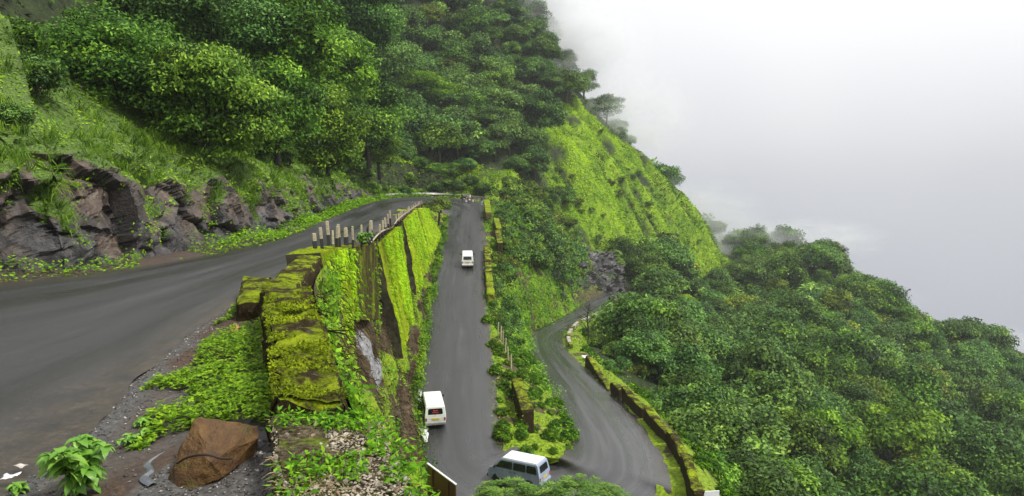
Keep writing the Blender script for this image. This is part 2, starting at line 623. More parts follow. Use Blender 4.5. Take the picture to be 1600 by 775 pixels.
road_me = mesh_data("road", G.reshape(-1, 3), grid_faces(*G.shape[:2]), MAT["asphalt"], True,
                    {"uvw": uvw.reshape(-1, 3), "wet": wet.ravel(), "edge": edge.ravel()})
obj("road", road_me, kind="structure")
ROAD = G

# ================================================================== GROUND SHEET (thin-plate surface through surveyed points)
ctrl = []
def g(px, py, Y, dz=0.0):
    p = at(px, py, Y)
    ctrl.append((p[0], p[1], p[2] + dz))
def gx(x, y, z): ctrl.append((x, y, z))

# under the roads (the road, the banks and the cliff are laid over it)
for k in range(14, 23):
    a, b = SECT[k]
    gx(*(np.array(a) - (0, 0, 2.0)))
    gx(b[0] - 1.5, b[1], b[2] - 3.5)
for k in range(23, 42):
    a, b = SECT[k]
    gx(*(np.array(a) - (0, 0, 1.2)))
    gx(*(np.array(b) - (0, 0, .9)))
for x, y, z in ((-8, 12, -14), (-8, 26, -15), (-9, 40, -17), (-11, 60, -16), (-13, 80, -14), (-15, 105, -12), (-16, 125, -11.5), (-12, 135, -10.5),
                (-18, 10, -12), (-16, 30, -12), (-18, 52, -12), (-23, 85, -12), (-26, 115, -11), (-7, 138, -10.2),
                (0, 6, -9), (2, 20, -16), (8, 22, -19), (5, -10, -6), (20, 5, -20), (25, 25, -27), (40, 10, -38)):
    gx(x, y, z)
# hill above the cliff
for x, y, z in ((-30, 18, 6), (-25, 34, 5), (-24, 46, 6), (-27, 62, 6), (-31, 84, 7), (-34, 110, 7), (-34, 135, 6), (-29, 152, 4), (-17, 160, 3),
                (-45, 10, 22), (-42, 35, 24), (-42, 62, 24), (-46, 90, 25), (-50, 120, 25), (-46, 150, 22), (-80, 0, 55), (-80, 50, 58), (-85, 100, 60),
                (-85, 150, 58), (-70, 190, 55), (-120, 60, 90), (-120, 140, 90), (-60, -20, 30)):
    gx(x, y, z)
# the hill behind the hairpin and its open grass face
for p in ((640, 285, 160), (700, 288, 160), (745, 300, 152), (775, 318, 150), (600, 205, 175), (700, 210, 185), (600, 130, 200), (700, 120, 215), (780, 140, 222),
          (780, 215, 195), (765, 262, 175), (640, 40, 220), (560, 60, 205), (850, 190, 218), (830, 262, 190), (800, 335, 160), (850, 340, 176), (900, 255, 202), (900, 335, 190),
          (960, 310, 207), (950, 240, 226), (1020, 345, 217), (1000, 405, 200), (905, 402, 178), (1080, 405, 224), (960, 432, 185), (850, 400, 158), (820, 385, 150)):
    g(*p)
sky_line = ((800, 12, 262), (870, 96, 256), (935, 182, 247), (985, 232, 238), (1050, 300, 236), (1100, 352, 237), (1135, 396, 238))
for p in sky_line:
    g(*p)
    q = at(*p)
    gx(q[0] + 14, q[1] + 40, q[2] - 30)
    gx(q[0] + 30, q[1] + 85, q[2] - 62)
gx(-20, 300, 70); gx(-70, 300, 75); gx(-70, 245, 80)
# the wooded slope beyond the lowest road, and its crest
for p in ((1130, 425, 228), (1050, 428, 208), (1000, 520, 150), (1000, 580, 112), (1100, 620, 104), (1100, 520, 165), (1200, 525, 178), (1300, 535, 186), (1400, 575, 180),
          (1500, 635, 168), (1600, 695, 155), (1200, 720, 92), (1200, 620, 125), (1300, 620, 142), (1300, 745, 100), (1400, 700, 122),
          (1500, 800, 100), (1300, 880, 78), (1650, 900, 90), (1060, 465, 192), (1080, 560, 138)):
    g(*p)
crest = ((1180, 412, 236), (1230, 408, 238), (1330, 445, 228), (1385, 505, 220), (1450, 532, 212), (1550, 578, 200), (1610, 605, 194), (1720, 655, 186), (1900, 740, 175))
for p in crest:
    g(*p)
    q = at(*p)
    gx(q[0] + 12, q[1] + 35, q[2] - 24)
    gx(q[0] + 25, q[1] + 90, q[2] - 70)
for p in ((1140, 800, 47), (1160, 900, 42)): g(*p, -1.5)
gx(13.5, 43, -23.5); gx(12, 36, -23.5); gx(20, 50, -29.5); gx(22, 36, -31); gx(13.5, 56, -25); gx(17, 70, -27.5); gx(30, 60, -36); gx(45, 75, -46); gx(70, 70, -58); gx(120, 60, -72); gx(190, 100, -85)

CTRL = np.array(ctrl, float)
S = 100.0


def tps_fit(P, lam=2e-4):
    n = len(P)
    xy = P[:, :2] / S
    d2 = ((xy[:, None] - xy[None]) ** 2).sum(2)
    K = np.where(d2 > 0, d2 * np.log(np.maximum(d2, 1e-12)), 0) + lam * np.eye(n)
    Q = np.column_stack([np.ones(n), xy])
    A = np.block([[K, Q], [Q.T, np.zeros((3, 3))]])
    return np.linalg.solve(A, np.r_[P[:, 2], 0, 0, 0]), xy
TPS_W, TPS_XY = tps_fit(CTRL)


def tps(XY):
    out = np.empty(len(XY))
    for k in range(0, len(XY), 20000):
        q = XY[k:k + 20000] / S
        d2 = ((q[:, None] - TPS_XY[None]) ** 2).sum(2)
        out[k:k + 20000] = np.where(d2 > 0, d2 * np.log(np.maximum(d2, 1e-12)), 0) @ TPS_W[:-3] + TPS_W[-3] + q @ TPS_W[-2:]
    return out


GX = np.arange(-130, 241, 1.1)
GY = np.arange(-30, 345, 1.1)
XX, YY = np.meshgrid(GX, GY, indexing='ij')
XY = np.column_stack([XX.ravel(), YY.ravel()])
ZZ = tps(XY)
# keep the sheet under the road
cen = ROAD.reshape(-1, 3)
ci = np.clip(((cen[:, 0] - GX[0]) / 1.1).round().astype(int), 0, len(GX) - 1)
cj = np.clip(((cen[:, 1] - GY[0]) / 1.1).round().astype(int), 0, len(GY) - 1)
ZZ = ZZ.reshape(XX.shape)
lowest = np.full(ZZ.shape, np.inf)
for di in range(-2, 3):
    for dj in range(-2, 3):
        np.minimum.at(lowest, (np.clip(ci + di, 0, len(GX) - 1), np.clip(cj + dj, 0, len(GY) - 1)), cen[:, 2] - .45)
ZZ = np.minimum(ZZ, lowest)
P0 = np.column_stack([XY, ZZ.ravel()])


def in_poly(px, py, poly):
    poly = np.asarray(poly, float)
    r = np.zeros(len(px), bool)
    for k in range(len(poly)):
        (x1, y1), (x2, y2) = poly[k], poly[(k + 1) % len(poly)]
        c = ((y1 > py) != (y2 > py)) & (px < (x2 - x1) * (py - y1) / (y2 - y1 + 1e-12) + x1)
        r ^= c
    return r


# open grass on the hill, as a region of the ground (plan view, outlined from surveyed points)
def plan(pts): return [tuple(at(*p)[:2]) for p in pts]
GRASS_A = plan([(720, 292, 156), (745, 268, 168), (775, 275, 176), (800, 295, 178), (835, 262, 190), (838, 175, 222), (880, 160, 235), (930, 182, 250), (985, 225, 255), (1050, 292, 252), (1100, 345, 252), (1140, 390, 250),
                (1150, 425, 228), (1040, 425, 210), (975, 425, 190), (910, 402, 178), (860, 372, 165), (815, 345, 156), (775, 330, 148), (745, 310, 147)])
GRASS_B = plan([(1055, 470, 190), (1100, 470, 198), (1130, 520, 170), (1090, 535, 160), (1060, 505, 165)])


def grass_mask(XYp):
    j = np.column_stack([fbm(XYp, 9, 3, 41), fbm(XYp, 9, 3, 43)]) - .5
    Q = XYp + j * 12
    a = np.zeros(len(XYp))
    for off in ((0, 0), (1.5, 0), (-1.5, 0), (0, 1.5), (0, -1.5)):
        a += in_poly(Q[:, 0] + off[0], Q[:, 1] + off[1], GRASS_A) | in_poly(Q[:, 0] + off[0], Q[:, 1] + off[1], GRASS_B)
    return a / 5.0


veg = grass_mask(XY)
gyy = np.gradient(ZZ, 1.1, axis=1).ravel()
gxx = np.gradient(ZZ, 1.1, axis=0).ravel()  # blades darken in the rills: shade of the folds put into the tint
dn = -np.array([gxx[veg > .9].mean(), gyy[veg > .9].mean()])
dn /= np.linalg.norm(dn)
sl = np.column_stack([XY @ np.array([-dn[1], dn[0]]) / 3.4, XY @ dn / 15.0, np.zeros(len(XY))])
sl[:, :2] += (np.column_stack([fbm(XY, 9, 3, 44), fbm(XY, 9, 3, 45)]) - .5) * 1.6
rill = fbm(sl, 1.0, 4, 46) - .5
ridge = np.abs(fbm(P0 * np.array([1, .55, .55]), 7.5, 4, 3) - .5) * 2
hum = fbm(P0, 3.2, 3, 8) - .5
disp = (fbm(P0, 14, 3, 12) - .5) * 2.2 + veg * (hum * 2.2 - ridge * 1.6 + rill * 8.5 + .3)
near_road = np.zeros(ZZ.shape)
for di in range(-4, 5):
    for dj in range(-4, 5):
        near_road[np.clip(ci + di, 0, len(GX) - 1), np.clip(cj + dj, 0, len(GY) - 1)] = 1
P0[:, 2] += disp * (1 - near_road.ravel())
ZG = P0[:, 2].reshape(XX.shape)
hill_veg = veg * smoothstep(.26, .44, fbm(P0, 6.0, 4, 77) + rill * .45)
RILL = rill.reshape(XX.shape)
ground_me = mesh_data("ground", P0, grid_faces(*XX.shape), MAT["ground"], True, {"veg": hill_veg})
obj("ground", ground_me, kind="structure")


def ground_z(XYp):
    x = np.clip((XYp[:, 0] - GX[0]) / 1.1, 0, len(GX) - 1.001)
    y = np.clip((XYp[:, 1] - GY[0]) / 1.1, 0, len(GY) - 1.001)
    i, j = x.astype(int), y.astype(int)
    a, b = x - i, y - j
    return (ZG[i, j] * (1 - a) + ZG[i + 1, j] * a) * (1 - b) + (ZG[i, j + 1] * (1 - a) + ZG[i + 1, j + 1] * a) * b

# ================================================================== CLIFF beside the upper road
foot_pts = [np.array(SECT[k][0]) for k in range(0, 13)]
foot_pts[0] = np.array(up(-27, -2))
FOOT = resample(foot_pts, 1500)
tang = np.gradient(FOOT, axis=0)
outn = np.column_stack([-tang[:, 1], tang[:, 0], np.zeros(len(tang))])
outn /= np.linalg.norm(outn, axis=1, keepdims=True)
FOOT = FOOT + outn * (.9 + 1.1 * (fbm(FOOT, 9, 3, 21) - .5))[:, None]
for _ in range(3):
    outn[1:-1] = (outn[:-2] + 2 * outn[1:-1] + outn[2:]) / 4
NV = 150
v = np.linspace(0, 1, NV)
arc = np.linspace(0, 1, len(FOOT))
# profile: distance back and height above the foot; rock face first, then a green slope
hface = np.interp(arc, [0, .12, .25, .40, .55, .72, .85, .93, 1], [5.3, 5.1, 4.7, 4.6, 5.2, 4.4, 2.2, 1.2, .8])
back = np.interp(v, [0, .05, .30, .55, 1.0], [0, .25, 1.25, 3.6, 9.5])
rise = np.interp(v, [0, .05, .30, .55, 1.0], [0, .12, .62, 1.0, 1.0])
up_extra = np.interp(v, [0, .55, 1.0], [0, 0, 1.0])
CL = FOOT[:, None, :] + outn[:, None, :] * back[None, :, None]
CL[..., 2] += hface[:, None] * rise[None, :] + up_extra[None, :] * np.interp(arc, [0, .5, .8, 1], [4.6, 4.6, 6.0, 5.5])[:, None] + .02
flat = CL.reshape(-1, 3)
vv = np.repeat(v[None, :], len(FOOT), 0).ravel()
def facets(P, scale, seed, tilt):
    """broken rock: each cell of a jittered lattice is one tilted flat facet"""
    Q = P / scale
    i = np.floor(Q).astype(np.int64)
    f1, f2 = np.full(len(P), 9.0), np.full(len(P), 9.0)
    h, off = np.zeros(len(P)), np.zeros(len(P))
    for dx in (-1, 0, 1):
        for dy in (-1, 0, 1):
            for dz in (-1, 0, 1):
                c = i + np.array([dx, dy, dz])
                q = np.column_stack([_hash(c[:, 0], c[:, 1], c[:, 2], seed + s_) for s_ in (1, 2, 3)]) + c
                dv = Q - q
                d = np.abs(dv[:, 0]) * .8 + np.abs(dv[:, 1]) * .8 + np.abs(dv[:, 2])
                nd = np.column_stack([_hash(c[:, 0], c[:, 1], c[:, 2], seed + s_) for s_ in (4, 5, 6)]) - .5
                hh = _hash(c[:, 0], c[:, 1], c[:, 2], seed + 9)
                o_ = (dv * nd).sum(1) * tilt + hh - .5
                cl = d < f1
                f2 = np.where(cl, f1, np.minimum(f2, d))
                f1 = np.where(cl, d, f1)
                h = np.where(cl, hh, h)
                off = np.where(cl, o_, off)
    return off, f2 - f1, h
fw = flat + (np.column_stack([fbm(flat, 1.6, 3, s_) for s_ in (5, 6, 7)]) - .5) * .9
o1, e1, c1 = facets(fw, 3.0, 3, 1.5)
o2, e2, c2 = facets(fw, 1.25, 4, 1.5)
o3, e3, c3 = facets(fw, .5, 8, 1.4)
fb = fbm(flat, 5.5, 4, 9) - .5
rocky = smoothstep(.0, .06, vv) * (1 - smoothstep(.42, .62, vv)) + .05
push = (o1 * 1.05 + o2 * .30 + o3 * .09 - .16 * (1 - smoothstep(0, .10, e1))) * rocky + fb * 1.6 * smoothstep(0, .2, vv)
crack = np.clip((1 - smoothstep(.02, .14, e1)) + .8 * (1 - smoothstep(.02, .12, e2)) + .35 * (1 - smoothstep(.0, .12, e3)), 0, 1) * (1 - smoothstep(.5, .7, vv))
Nc = grid_normals(CL).reshape(-1, 3)
if (Nc * np.repeat(outn[:, None, :], NV, 1).reshape(-1, 3)).sum() > 0: Nc = -Nc      # point towards the road
Nc[:, 2] *= .5
flat2 = flat + Nc * push[:, None]
CL = flat2.reshape(CL.shape)
Nf = grid_normals(CL)
if Nf[..., 2].mean() < 0: Nf = -Nf
# plants take hold high up and on ledges
band = np.interp(arc, [0, .10, .22, .36, .5, .62, .75, .9, 1], [.44, .40, .30, .26, .28, .34, .30, .15, .05])
vg = smoothstep(-.16, .12, vv - np.repeat(band[:, None], NV, 1).ravel() + (fbm(flat, 2.0, 4, 15) - .5) * .95)
ledge = smoothstep(.55, .8, Nf[..., 2].ravel()) * smoothstep(.5, .62, fbm(flat, 2.0, 3, 19)) * smoothstep(.08, .2, vv)
vg = np.clip(vg + ledge * .8, 0, 1)
cliff_me = mesh_data("cliff", CL.reshape(-1, 3), grid_faces(*CL.shape[:2]), MAT["rock"], False, {"veg": vg, "cell": c2, "crack": crack, "high": smoothstep(.04, .30, vv)})
cf = grid_faces(*CL.shape[:2])
cliff_me.polygons.foreach_set("use_smooth", vg[cf].mean(1) > .45)
obj("cliff", cliff_me, kind="structure")
CLIFF = Patch(CL)
CLIFF.attr["veg"] = vg.reshape(CL.shape[:2])
CLIFF.attr["slope"] = (vg * smoothstep(.3, .6, vv)).reshape(CL.shape[:2])

# grassy verge between asphalt and cliff
EAi = resample([SECT[k][0] for k in range(0, 14)], 500)
tg = np.gradient(EAi, axis=0)
on = np.column_stack([-tg[:, 1], tg[:, 0], np.zeros(len(tg))])
on /= np.linalg.norm(on, axis=1, keepdims=True)
wv = np.linspace(-.5, 2.6, 9)
VG = EAi[:, None, :] + on[:, None, :] * wv[None, :, None]
VG[..., 2] += np.interp(wv, [-.5, 0, .8, 2.6], [-.08, -.02, .12, .25])[None, :] + (fbm(VG.reshape(-1, 3), 1.2, 3, 14).reshape(VG.shape[:2]) - .5) * .12
gv = np.full(VG.shape[:2], 0.0)
obj("verge", mesh_data("verge", VG.reshape(-1, 3), grid_faces(*VG.shape[:2]), MAT["soil"], True, {"gravel": gv.ravel() + .3}), kind="structure")
VERGE = Patch(VG)

# ================================================================== SOIL SHOULDER between upper road and parapet
EBi = resample([SECT[k][1] for k in range(0, 10)], 320)
wall_line = resample([(-.6, -6, 0), (-.9, 2, 0), (-2.3, 7.5, 0), (-3.4, 10.5, 0), (-4.7, 14.6, 0), (-6.1, 20, 0), (-6.7, 26, 0), (-7.2, 36, 0), (-7.9, 48, 0), (-9.4, 66, 0), (-11.1, 86, 0), (-12.5, 106, 0)], 320)
Yq = np.linspace(-4, 104, 320)
L_ = np.column_stack([np.interp(Yq, EBi[:, 1], EBi[:, 0]), Yq])
WALLX = np.column_stack([np.interp(Yq, wall_line[:, 1], wall_line[:, 0]), Yq])
w = np.linspace(-.40, 1.0, 30)
SH = np.zeros((320, 30, 3))
SH[..., 0] = L_[:, 0:1] * (1 - w) + WALLX[:, 0:1] * w
SH[..., 1] = Yq[:, None]
SH[..., 2] = z_upper(SH[..., 1]) + np.interp(w, [-.40, -.06, .03, .3, .7, 1], [-.10, -.035, .035, .07, .10, .16])[None, :]
sf = SH.reshape(-1, 3)
SH[..., 2] += ((fbm(sf, .9, 4, 51) - .5) * .22 * smoothstep(0, .15, np.repeat(w[None], 320, 0).ravel())).reshape(320, 30)
gr = smoothstep(.52, .66, fbm(sf, 2.2, 3, 52)) * .6 + (1 - smoothstep(0, .18, np.repeat(w[None], 320, 0).ravel())) * .8
near_wall = (sf[:, 1] < 8.6) & (sf[:, 0] > -3.6)
gr = np.clip(gr + near_wall * .9, 0, 1)
obj("soil_shoulder", mesh_data("soil_shoulder", SH.reshape(-1, 3), grid_faces(320, 30), MAT["soil"], True, {"gravel": gr}), kind="structure")
SHOULDER = Patch(SH)

# ================================================================== BANK under the parapet, down to the ramp
top_line = resample([(3.5, -4, -3.3), (1.2, 1, -3.2), (-.4, 4.5, -3.1), (-1.45, 7.4, -3.1), (-2.55, 10.5, -3.1), (-3.85, 14.6, -3.15), (-5.3, 19.5, -3.3), (-6.2, 25, -3.4), (-6.8, 32, -3.8), (-7.6, 42, -4.3), (-8.6, 56, -4.8),
                     (-10.0, 74, -5.4), (-11.6, 95, -6.1), (-12.8, 112, -6.8), (-12.4, 118, -7.6)], 330)
toe_line = resample([(22, 14, -26), (14, 26, -22), (8.6, 34.5, -19.3), (4.5, 34.6, -19.2), (.3, 34.6, -19.15), (-3.2, 36.6, -18.95)] +
                    [tuple(np.array(SECT[k][1]) + (.45, 0, -.09)) for k in (23, 22, 21, 20, 19, 18, 17, 16, 15, 14, 13)], 330)
NB = 60
b = np.linspace(0, 1, NB)
hb = np.interp(b, [0, .25, .6, 1], [0, .17, .55, 1.0])       # steeper at the top
vb = np.interp(b, [0, .25, .6, 1], [0, .38, .72, 1.0])
BK = np.zeros((330, NB, 3))
tl_shift = np.interp(top_line[:, 1], [26, 30, 104, 112], [0, -.8, -.8, 0])
top_line[:, 0] += tl_shift
near_s = smoothstep(.42, .20, np.linspace(0, 1, 330))[:, None]
hb = hb[None, :] * np.ones((330, 1))
vb = np.interp(b, [0, .25, .6, 1], [0, .38, .72, 1.0])[None, :] * (1 - near_s) + np.interp(b, [0, .2, .5, 1], [0, .55, .88, 1.0])[None, :] * near_s
BK[..., :2] = top_line[:, None, :2] * (1 - hb)[:, :, None] + toe_line[:, None, :2] * hb[:, :, None]
BK[..., 2] = top_line[:, None, 2] * (1 - vb) + toe_line[:, None, 2] * vb
bf = BK.reshape(-1, 3)
bb = np.repeat(b[None], 330, 0).ravel()
NbK = grid_normals(BK).reshape(-1, 3)
if NbK[:, 0].mean() < 0: NbK = -NbK
amp = smoothstep(0, .1, bb) * smoothstep(1.0, .9, bb)
e1, c1 = worley(bf * .55 + fbm(bf, 2.5, 2, 61)[:, None], 6)
pb = (fbm(bf, 3.4, 4, 62) - .5) * 1.7 + (c1 - .5) * .5
bf = bf + NbK * (pb * amp)[:, None]
BK = bf.reshape(BK.shape)
pxb, pyb, _ = project(bf)
vegb = smoothstep(.42, .62, fbm(bf, 2.0, 4, 63) + .10 * smoothstep(.35, .0, bb) + .35 * smoothstep(.78, .95, bb))
seam_a, seam_b = at(577, 480, 31), at(603, 600, 36)             # a streak of bare grey rock runs down the bank
sa, sb_ = np.array(seam_a), np.array(seam_b)
dd = sb_ - sa
tt = np.clip(((bf - sa) @ dd) / (dd @ dd), 0, 1)
dist = np.linalg.norm(bf - (sa + tt[:, None] * dd), axis=1)
bare = smoothstep(1.5, .5, dist + (fbm(bf, 1.3, 3, 66) - .5) * 1.6)
vegb = vegb * (1 - .9 * smoothstep(3.4, 1.4, dist + (fbm(bf, 1.6, 3, 67) - .5) * 1.5))
bank_me = mesh_data("bank", bf, grid_faces(330, NB), MAT["bank"], True, {"veg": vegb, "bare": bare})
obj("bank", bank_me, kind="structure")
BANK = Patch(BK)
BANK.attr["veg"] = vegb.reshape(330, NB) * (1 - bare.reshape(330, NB))
BANK.attr["dry"] = (1 - vegb.reshape(330, NB)) * (1 - bare.reshape(330, NB))
BANK.attr["toe"] = (smoothstep(.80, .92, bb) * (1 - bare)).reshape(330, NB)

# ================================================================== ISLAND SLOPE between ramp and lowest road
ia = [0, 0]
IA = resample([np.array(SECT[k][0]) + (-.5, 0, -.09) for k in (13, 14, 15, 16, 17, 18, 19, 20, 21, 22, 23)] + [EDGE_A[sec(24.4)] + (0, -.45, -.09)], 260)
IB = resample([np.array(low(950, 457)) + (-.2, .3, 0)] + [np.array(SECT[k][0]) + (.5, 0, -.09) for k in (39, 38, 37, 36, 35, 34, 33, 32, 31, 30, 29, 28, 27)] + [EDGE_A[sec(25.6)] + (0, -.45, -.09)], 260)
NI = 46
q = np.linspace(0, 1, NI)
hq = np.interp(q, [0, .15, .5, .85, 1], [0, .22, .56, .90, 1])
vq = np.interp(q, [0, .15, .5, .85, 1], [0, .04, .42, .90, 1])
IS = np.zeros((260, NI, 3))
IS[..., :2] = IA[:, None, :2] * (1 - hq)[None, :, None] + IB[:, None, :2] * hq[None, :, None]
IS[..., 2] = IA[:, None, 2] * (1 - vq)[None] + IB[:, None, 2] * vq[None]
isf = IS.reshape(-1, 3)
qq = np.repeat(q[None], 260, 0).ravel()
Ni = grid_normals(IS).reshape(-1, 3)
if Ni[:, 2].mean() < 0: Ni = -Ni
isf = isf + Ni * ((fbm(isf, 2.8, 4, 71) - .45) * 1.3 * smoothstep(0, .15, qq) * smoothstep(1, .88, qq))[:, None]
IS = isf.reshape(IS.shape)
rk = smoothstep(.72, .9, qq) * smoothstep(.42, .1, np.repeat(np.linspace(0, 1, 260)[:, None], NI, 1).ravel())
vegi = np.clip(smoothstep(.3, .5, fbm(isf, 2.2, 4, 72)) - rk, 0, 1)
obj("island_slope", mesh_data("island_slope", isf, grid_faces(260, NI), MAT["bank"], True, {"veg": vegi, "bare": rk * 0}), kind="structure")
ISLAND = Patch(IS)
ISLAND.attr["veg"] = np.clip(vegi + .15, 0, 1).reshape(260, NI)

# ================================================================== OUTER SLOPE below the lowest road
OB = resample([SECT[k][1] for k in range(25, 42)], 300)
tg = np.gradient(OB, axis=0)
on = np.column_stack([tg[:, 1], -tg[:, 0], np.zeros(len(tg))])
on /= np.linalg.norm(on, axis=1, keepdims=True)
for _ in range(6): on[1:-1] = (on[:-2] + on[1:-1] + on[2:]) / 3
if (on[150] * np.array([1, 0, 0])).sum() < 0: on = -on
ow = np.r_[np.linspace(-.8, 2.0, 10), np.linspace(2.3, 9.5, 24)]
OS = OB[:, None, :] + on[:, None, :] * ow[None, :, None]
OS[..., 2] += np.interp(ow, [-.8, -.1, .6, 1.9, 2.4, 6, 9.5], [-.12, -.06, .10, .10, -.5, -4.6, -9.5])[None, :]
osf = OS.reshape(-1, 3)
OS[..., 2] += ((fbm(osf, 2.0, 4, 81) - .5) * np.repeat(np.interp(ow, [0, 1.6, 4], [.1, .25, 1.4])[None], 300, 0).ravel()).reshape(OS.shape[:2])
osf = OS.reshape(-1, 3)
vego = smoothstep(.3, .5, fbm(osf, 2.2, 4, 82))
obj("outer_slope", mesh_data("outer_slope", osf, grid_faces(*OS.shape[:2]), MAT["bank"], True, {"veg": vego, "bare": vego * 0}), kind="structure")
OUTER = Patch(OS)
OUTER.attr["veg"] = np.clip(vego + .2, 0, 1).reshape(OS.shape[:2])
OUTER_N = on

# ================================================================== ROCK CUT above the far end of the lowest road
rc = resample([np.array(SECT[k][0]) + np.array([-.4, .5, 0]) for k in (34, 35, 36, 37, 38, 39, 40, 41)], 220)
tg = np.gradient(rc, axis=0)
on = np.column_stack([-tg[:, 1], tg[:, 0], np.zeros(len(tg))])
on /= np.linalg.norm(on, axis=1, keepdims=True)
for _ in range(8): on[1:-1] = (on[:-2] + on[1:-1] + on[2:]) / 3
rv = np.linspace(0, 1, 70)
rise_r = np.interp(np.linspace(0, 1, 220), [0, .2, .45, .8, 1], [1.0, 4.0, 8.5, 11, 9])
RC = rc[:, None, :] + on[:, None, :] * np.interp(rv, [0, .7, 1], [.1, 2.6, 5.0])[None, :, None]
RC[..., 2] += rise_r[:, None] * np.interp(rv, [0, .8, 1], [-.05, 1.0, .95])[None]
rf = RC.reshape(-1, 3)
ro1, re1, rc1 = facets(rf + (fbm(rf, 2, 3, 5)[:, None] - .5), 3.0, 13, 1.6)
ro2, re2, rc2 = facets(rf, 1.2, 14, 1.6)
Nr = grid_normals(RC).reshape(-1, 3)
if (Nr * np.repeat(on[:, None, :], 70, 1).reshape(-1, 3)).sum() > 0: Nr = -Nr
rf = rf + Nr * (ro1 * 1.3 + ro2 * .55)[:, None]
RC = rf.reshape(RC.shape)
rvv = np.repeat(rv[None], 220, 0).ravel()
rveg = smoothstep(.42, .62, fbm(rf, 4, 3, 16) * .7 + rvv * .42 - .16)
obj("rock_cut", mesh_data("rock_cut", rf, grid_faces(220, 70), MAT["rock"], False, {"veg": rveg, "cell": rc2 * .4, "crack": (1 - smoothstep(.02, .14, re1)), "high": rvv * 0}), kind="structure")
ROCKCUT = Patch(RC)
ROCKCUT.attr["veg"] = rveg.reshape(220, 70)
ORD = ['first', 'second', 'third', 'fourth', 'fifth', 'sixth', 'seventh', 'eighth', 'ninth', 'tenth', 'eleventh', 'twelfth', 'thirteenth', 'fourteenth', 'fifteenth', 'sixteenth', 'seventeenth', 'eighteenth', 'nineteenth', 'twentieth'] + ['twenty-' + w_ for w_ in ('first', 'second', 'third', 'fourth', 'fifth', 'sixth', 'seventh', 'eighth', 'ninth')] + ['thirtieth']
# ================================================================== MASONRY
def hexa_mesh(name, c8, n, mat, amp=.03, scale=.35, seed=0, round_=.0):
    """a six-sided block from 8 corners (4 bottom, 4 top, same turn), its faces subdivided and weathered"""
    c8 = np.asarray(c8, float)
    na, nb, nc = n
    def tri(a, b, c):
        a, b, c = a[:, None], b[:, None], c[:, None]
        bot = c8[0] * (1 - a) * (1 - b) + c8[1] * a * (1 - b) + c8[2] * a * b + c8[3] * (1 - a) * b
        top = c8[4] * (1 - a) * (1 - b) + c8[5] * a * (1 - b) + c8[6] * a * b + c8[7] * (1 - a) * b
        return bot * (1 - c) + top * c
    vid, verts, faces = {}, [], []
    def V(i, j, k):
        if (i, j, k) not in vid:
            vid[(i, j, k)] = len(verts)
            verts.append((i / na, j / nb, k / nc))
        return vid[(i, j, k)]
    for i in range(na):
        for j in range(nb):
            faces.append((V(i, j, nc), V(i + 1, j, nc), V(i + 1, j + 1, nc), V(i, j + 1, nc)))
            faces.append((V(i, j, 0), V(i, j + 1, 0), V(i + 1, j + 1, 0), V(i + 1, j, 0)))
    for i in range(na):
        for k in range(nc):
            faces.append((V(i, 0, k), V(i + 1, 0, k), V(i + 1, 0, k + 1), V(i, 0, k + 1)))
            faces.append((V(i, nb, k), V(i, nb, k + 1), V(i + 1, nb, k + 1), V(i + 1, nb, k)))
    for j in range(nb):
        for k in range(nc):
            faces.append((V(0, j, k), V(0, j, k + 1), V(0, j + 1, k + 1), V(0, j + 1, k)))
            faces.append((V(na, j, k), V(na, j + 1, k), V(na, j + 1, k + 1), V(na, j, k + 1)))
    A = np.array(verts)
    P = tri(A[:, 0], A[:, 1], A[:, 2])
    ctr = P.mean(0)
    at_edge = ((A < .001) | (A > .999)).sum(1) >= 2
    P[at_edge] += (ctr - P[at_edge]) / np.maximum(np.linalg.norm(ctr - P[at_edge], axis=1, keepdims=True), 1e-6) * round_
    for k in range(3):
        P[:, k] += (fbm(P, scale, 4, seed + 7 * k) - .5) * 2 * amp
        P[:, k] += (fbm(P, scale * 4, 2, seed + 50 + 7 * k) - .5) * 2 * amp
    base = P[:, :].mean(0)
    base[2] = P[:, 2].min()
    me = mesh_data(name, P - base, np.array(faces), mat, False)
    bmx = bmesh.new()
    bmx.from_mesh(me)
    bmesh.ops.recalc_face_normals(bmx, faces=bmx.faces)
    bmx.to_mesh(me)
    bmx.free()
    return me, base


def hexa(name, c8, n, mat, label=None, cat=None, group=None, **kw):
    me, base = hexa_mesh(name, c8, n, mat, **kw)
    return obj(name, me, None, base, label=label, cat=cat, group=group)


def wall_run(p0, p1, w0, w1, z0, z1, zb0, zb1):
    """block along p0->p1 (plan, the middle of its top), given widths, top and bottom heights"""
    p0, p1 = np.array(p0, float), np.array(p1, float)
    d = (p1 - p0) / np.linalg.norm(p1 - p0)
    n = np.array([d[1], -d[0]])
    a, b, c, e = p0 - n * w0 / 2, p0 + n * w0 / 2, p1 + n * w1 / 2, p1 - n * w1 / 2
    return [(*a, zb0), (*b, zb0), (*c, zb1), (*e, zb1), (*a, z0), (*b, z0), (*c, z1), (*e, z1)]

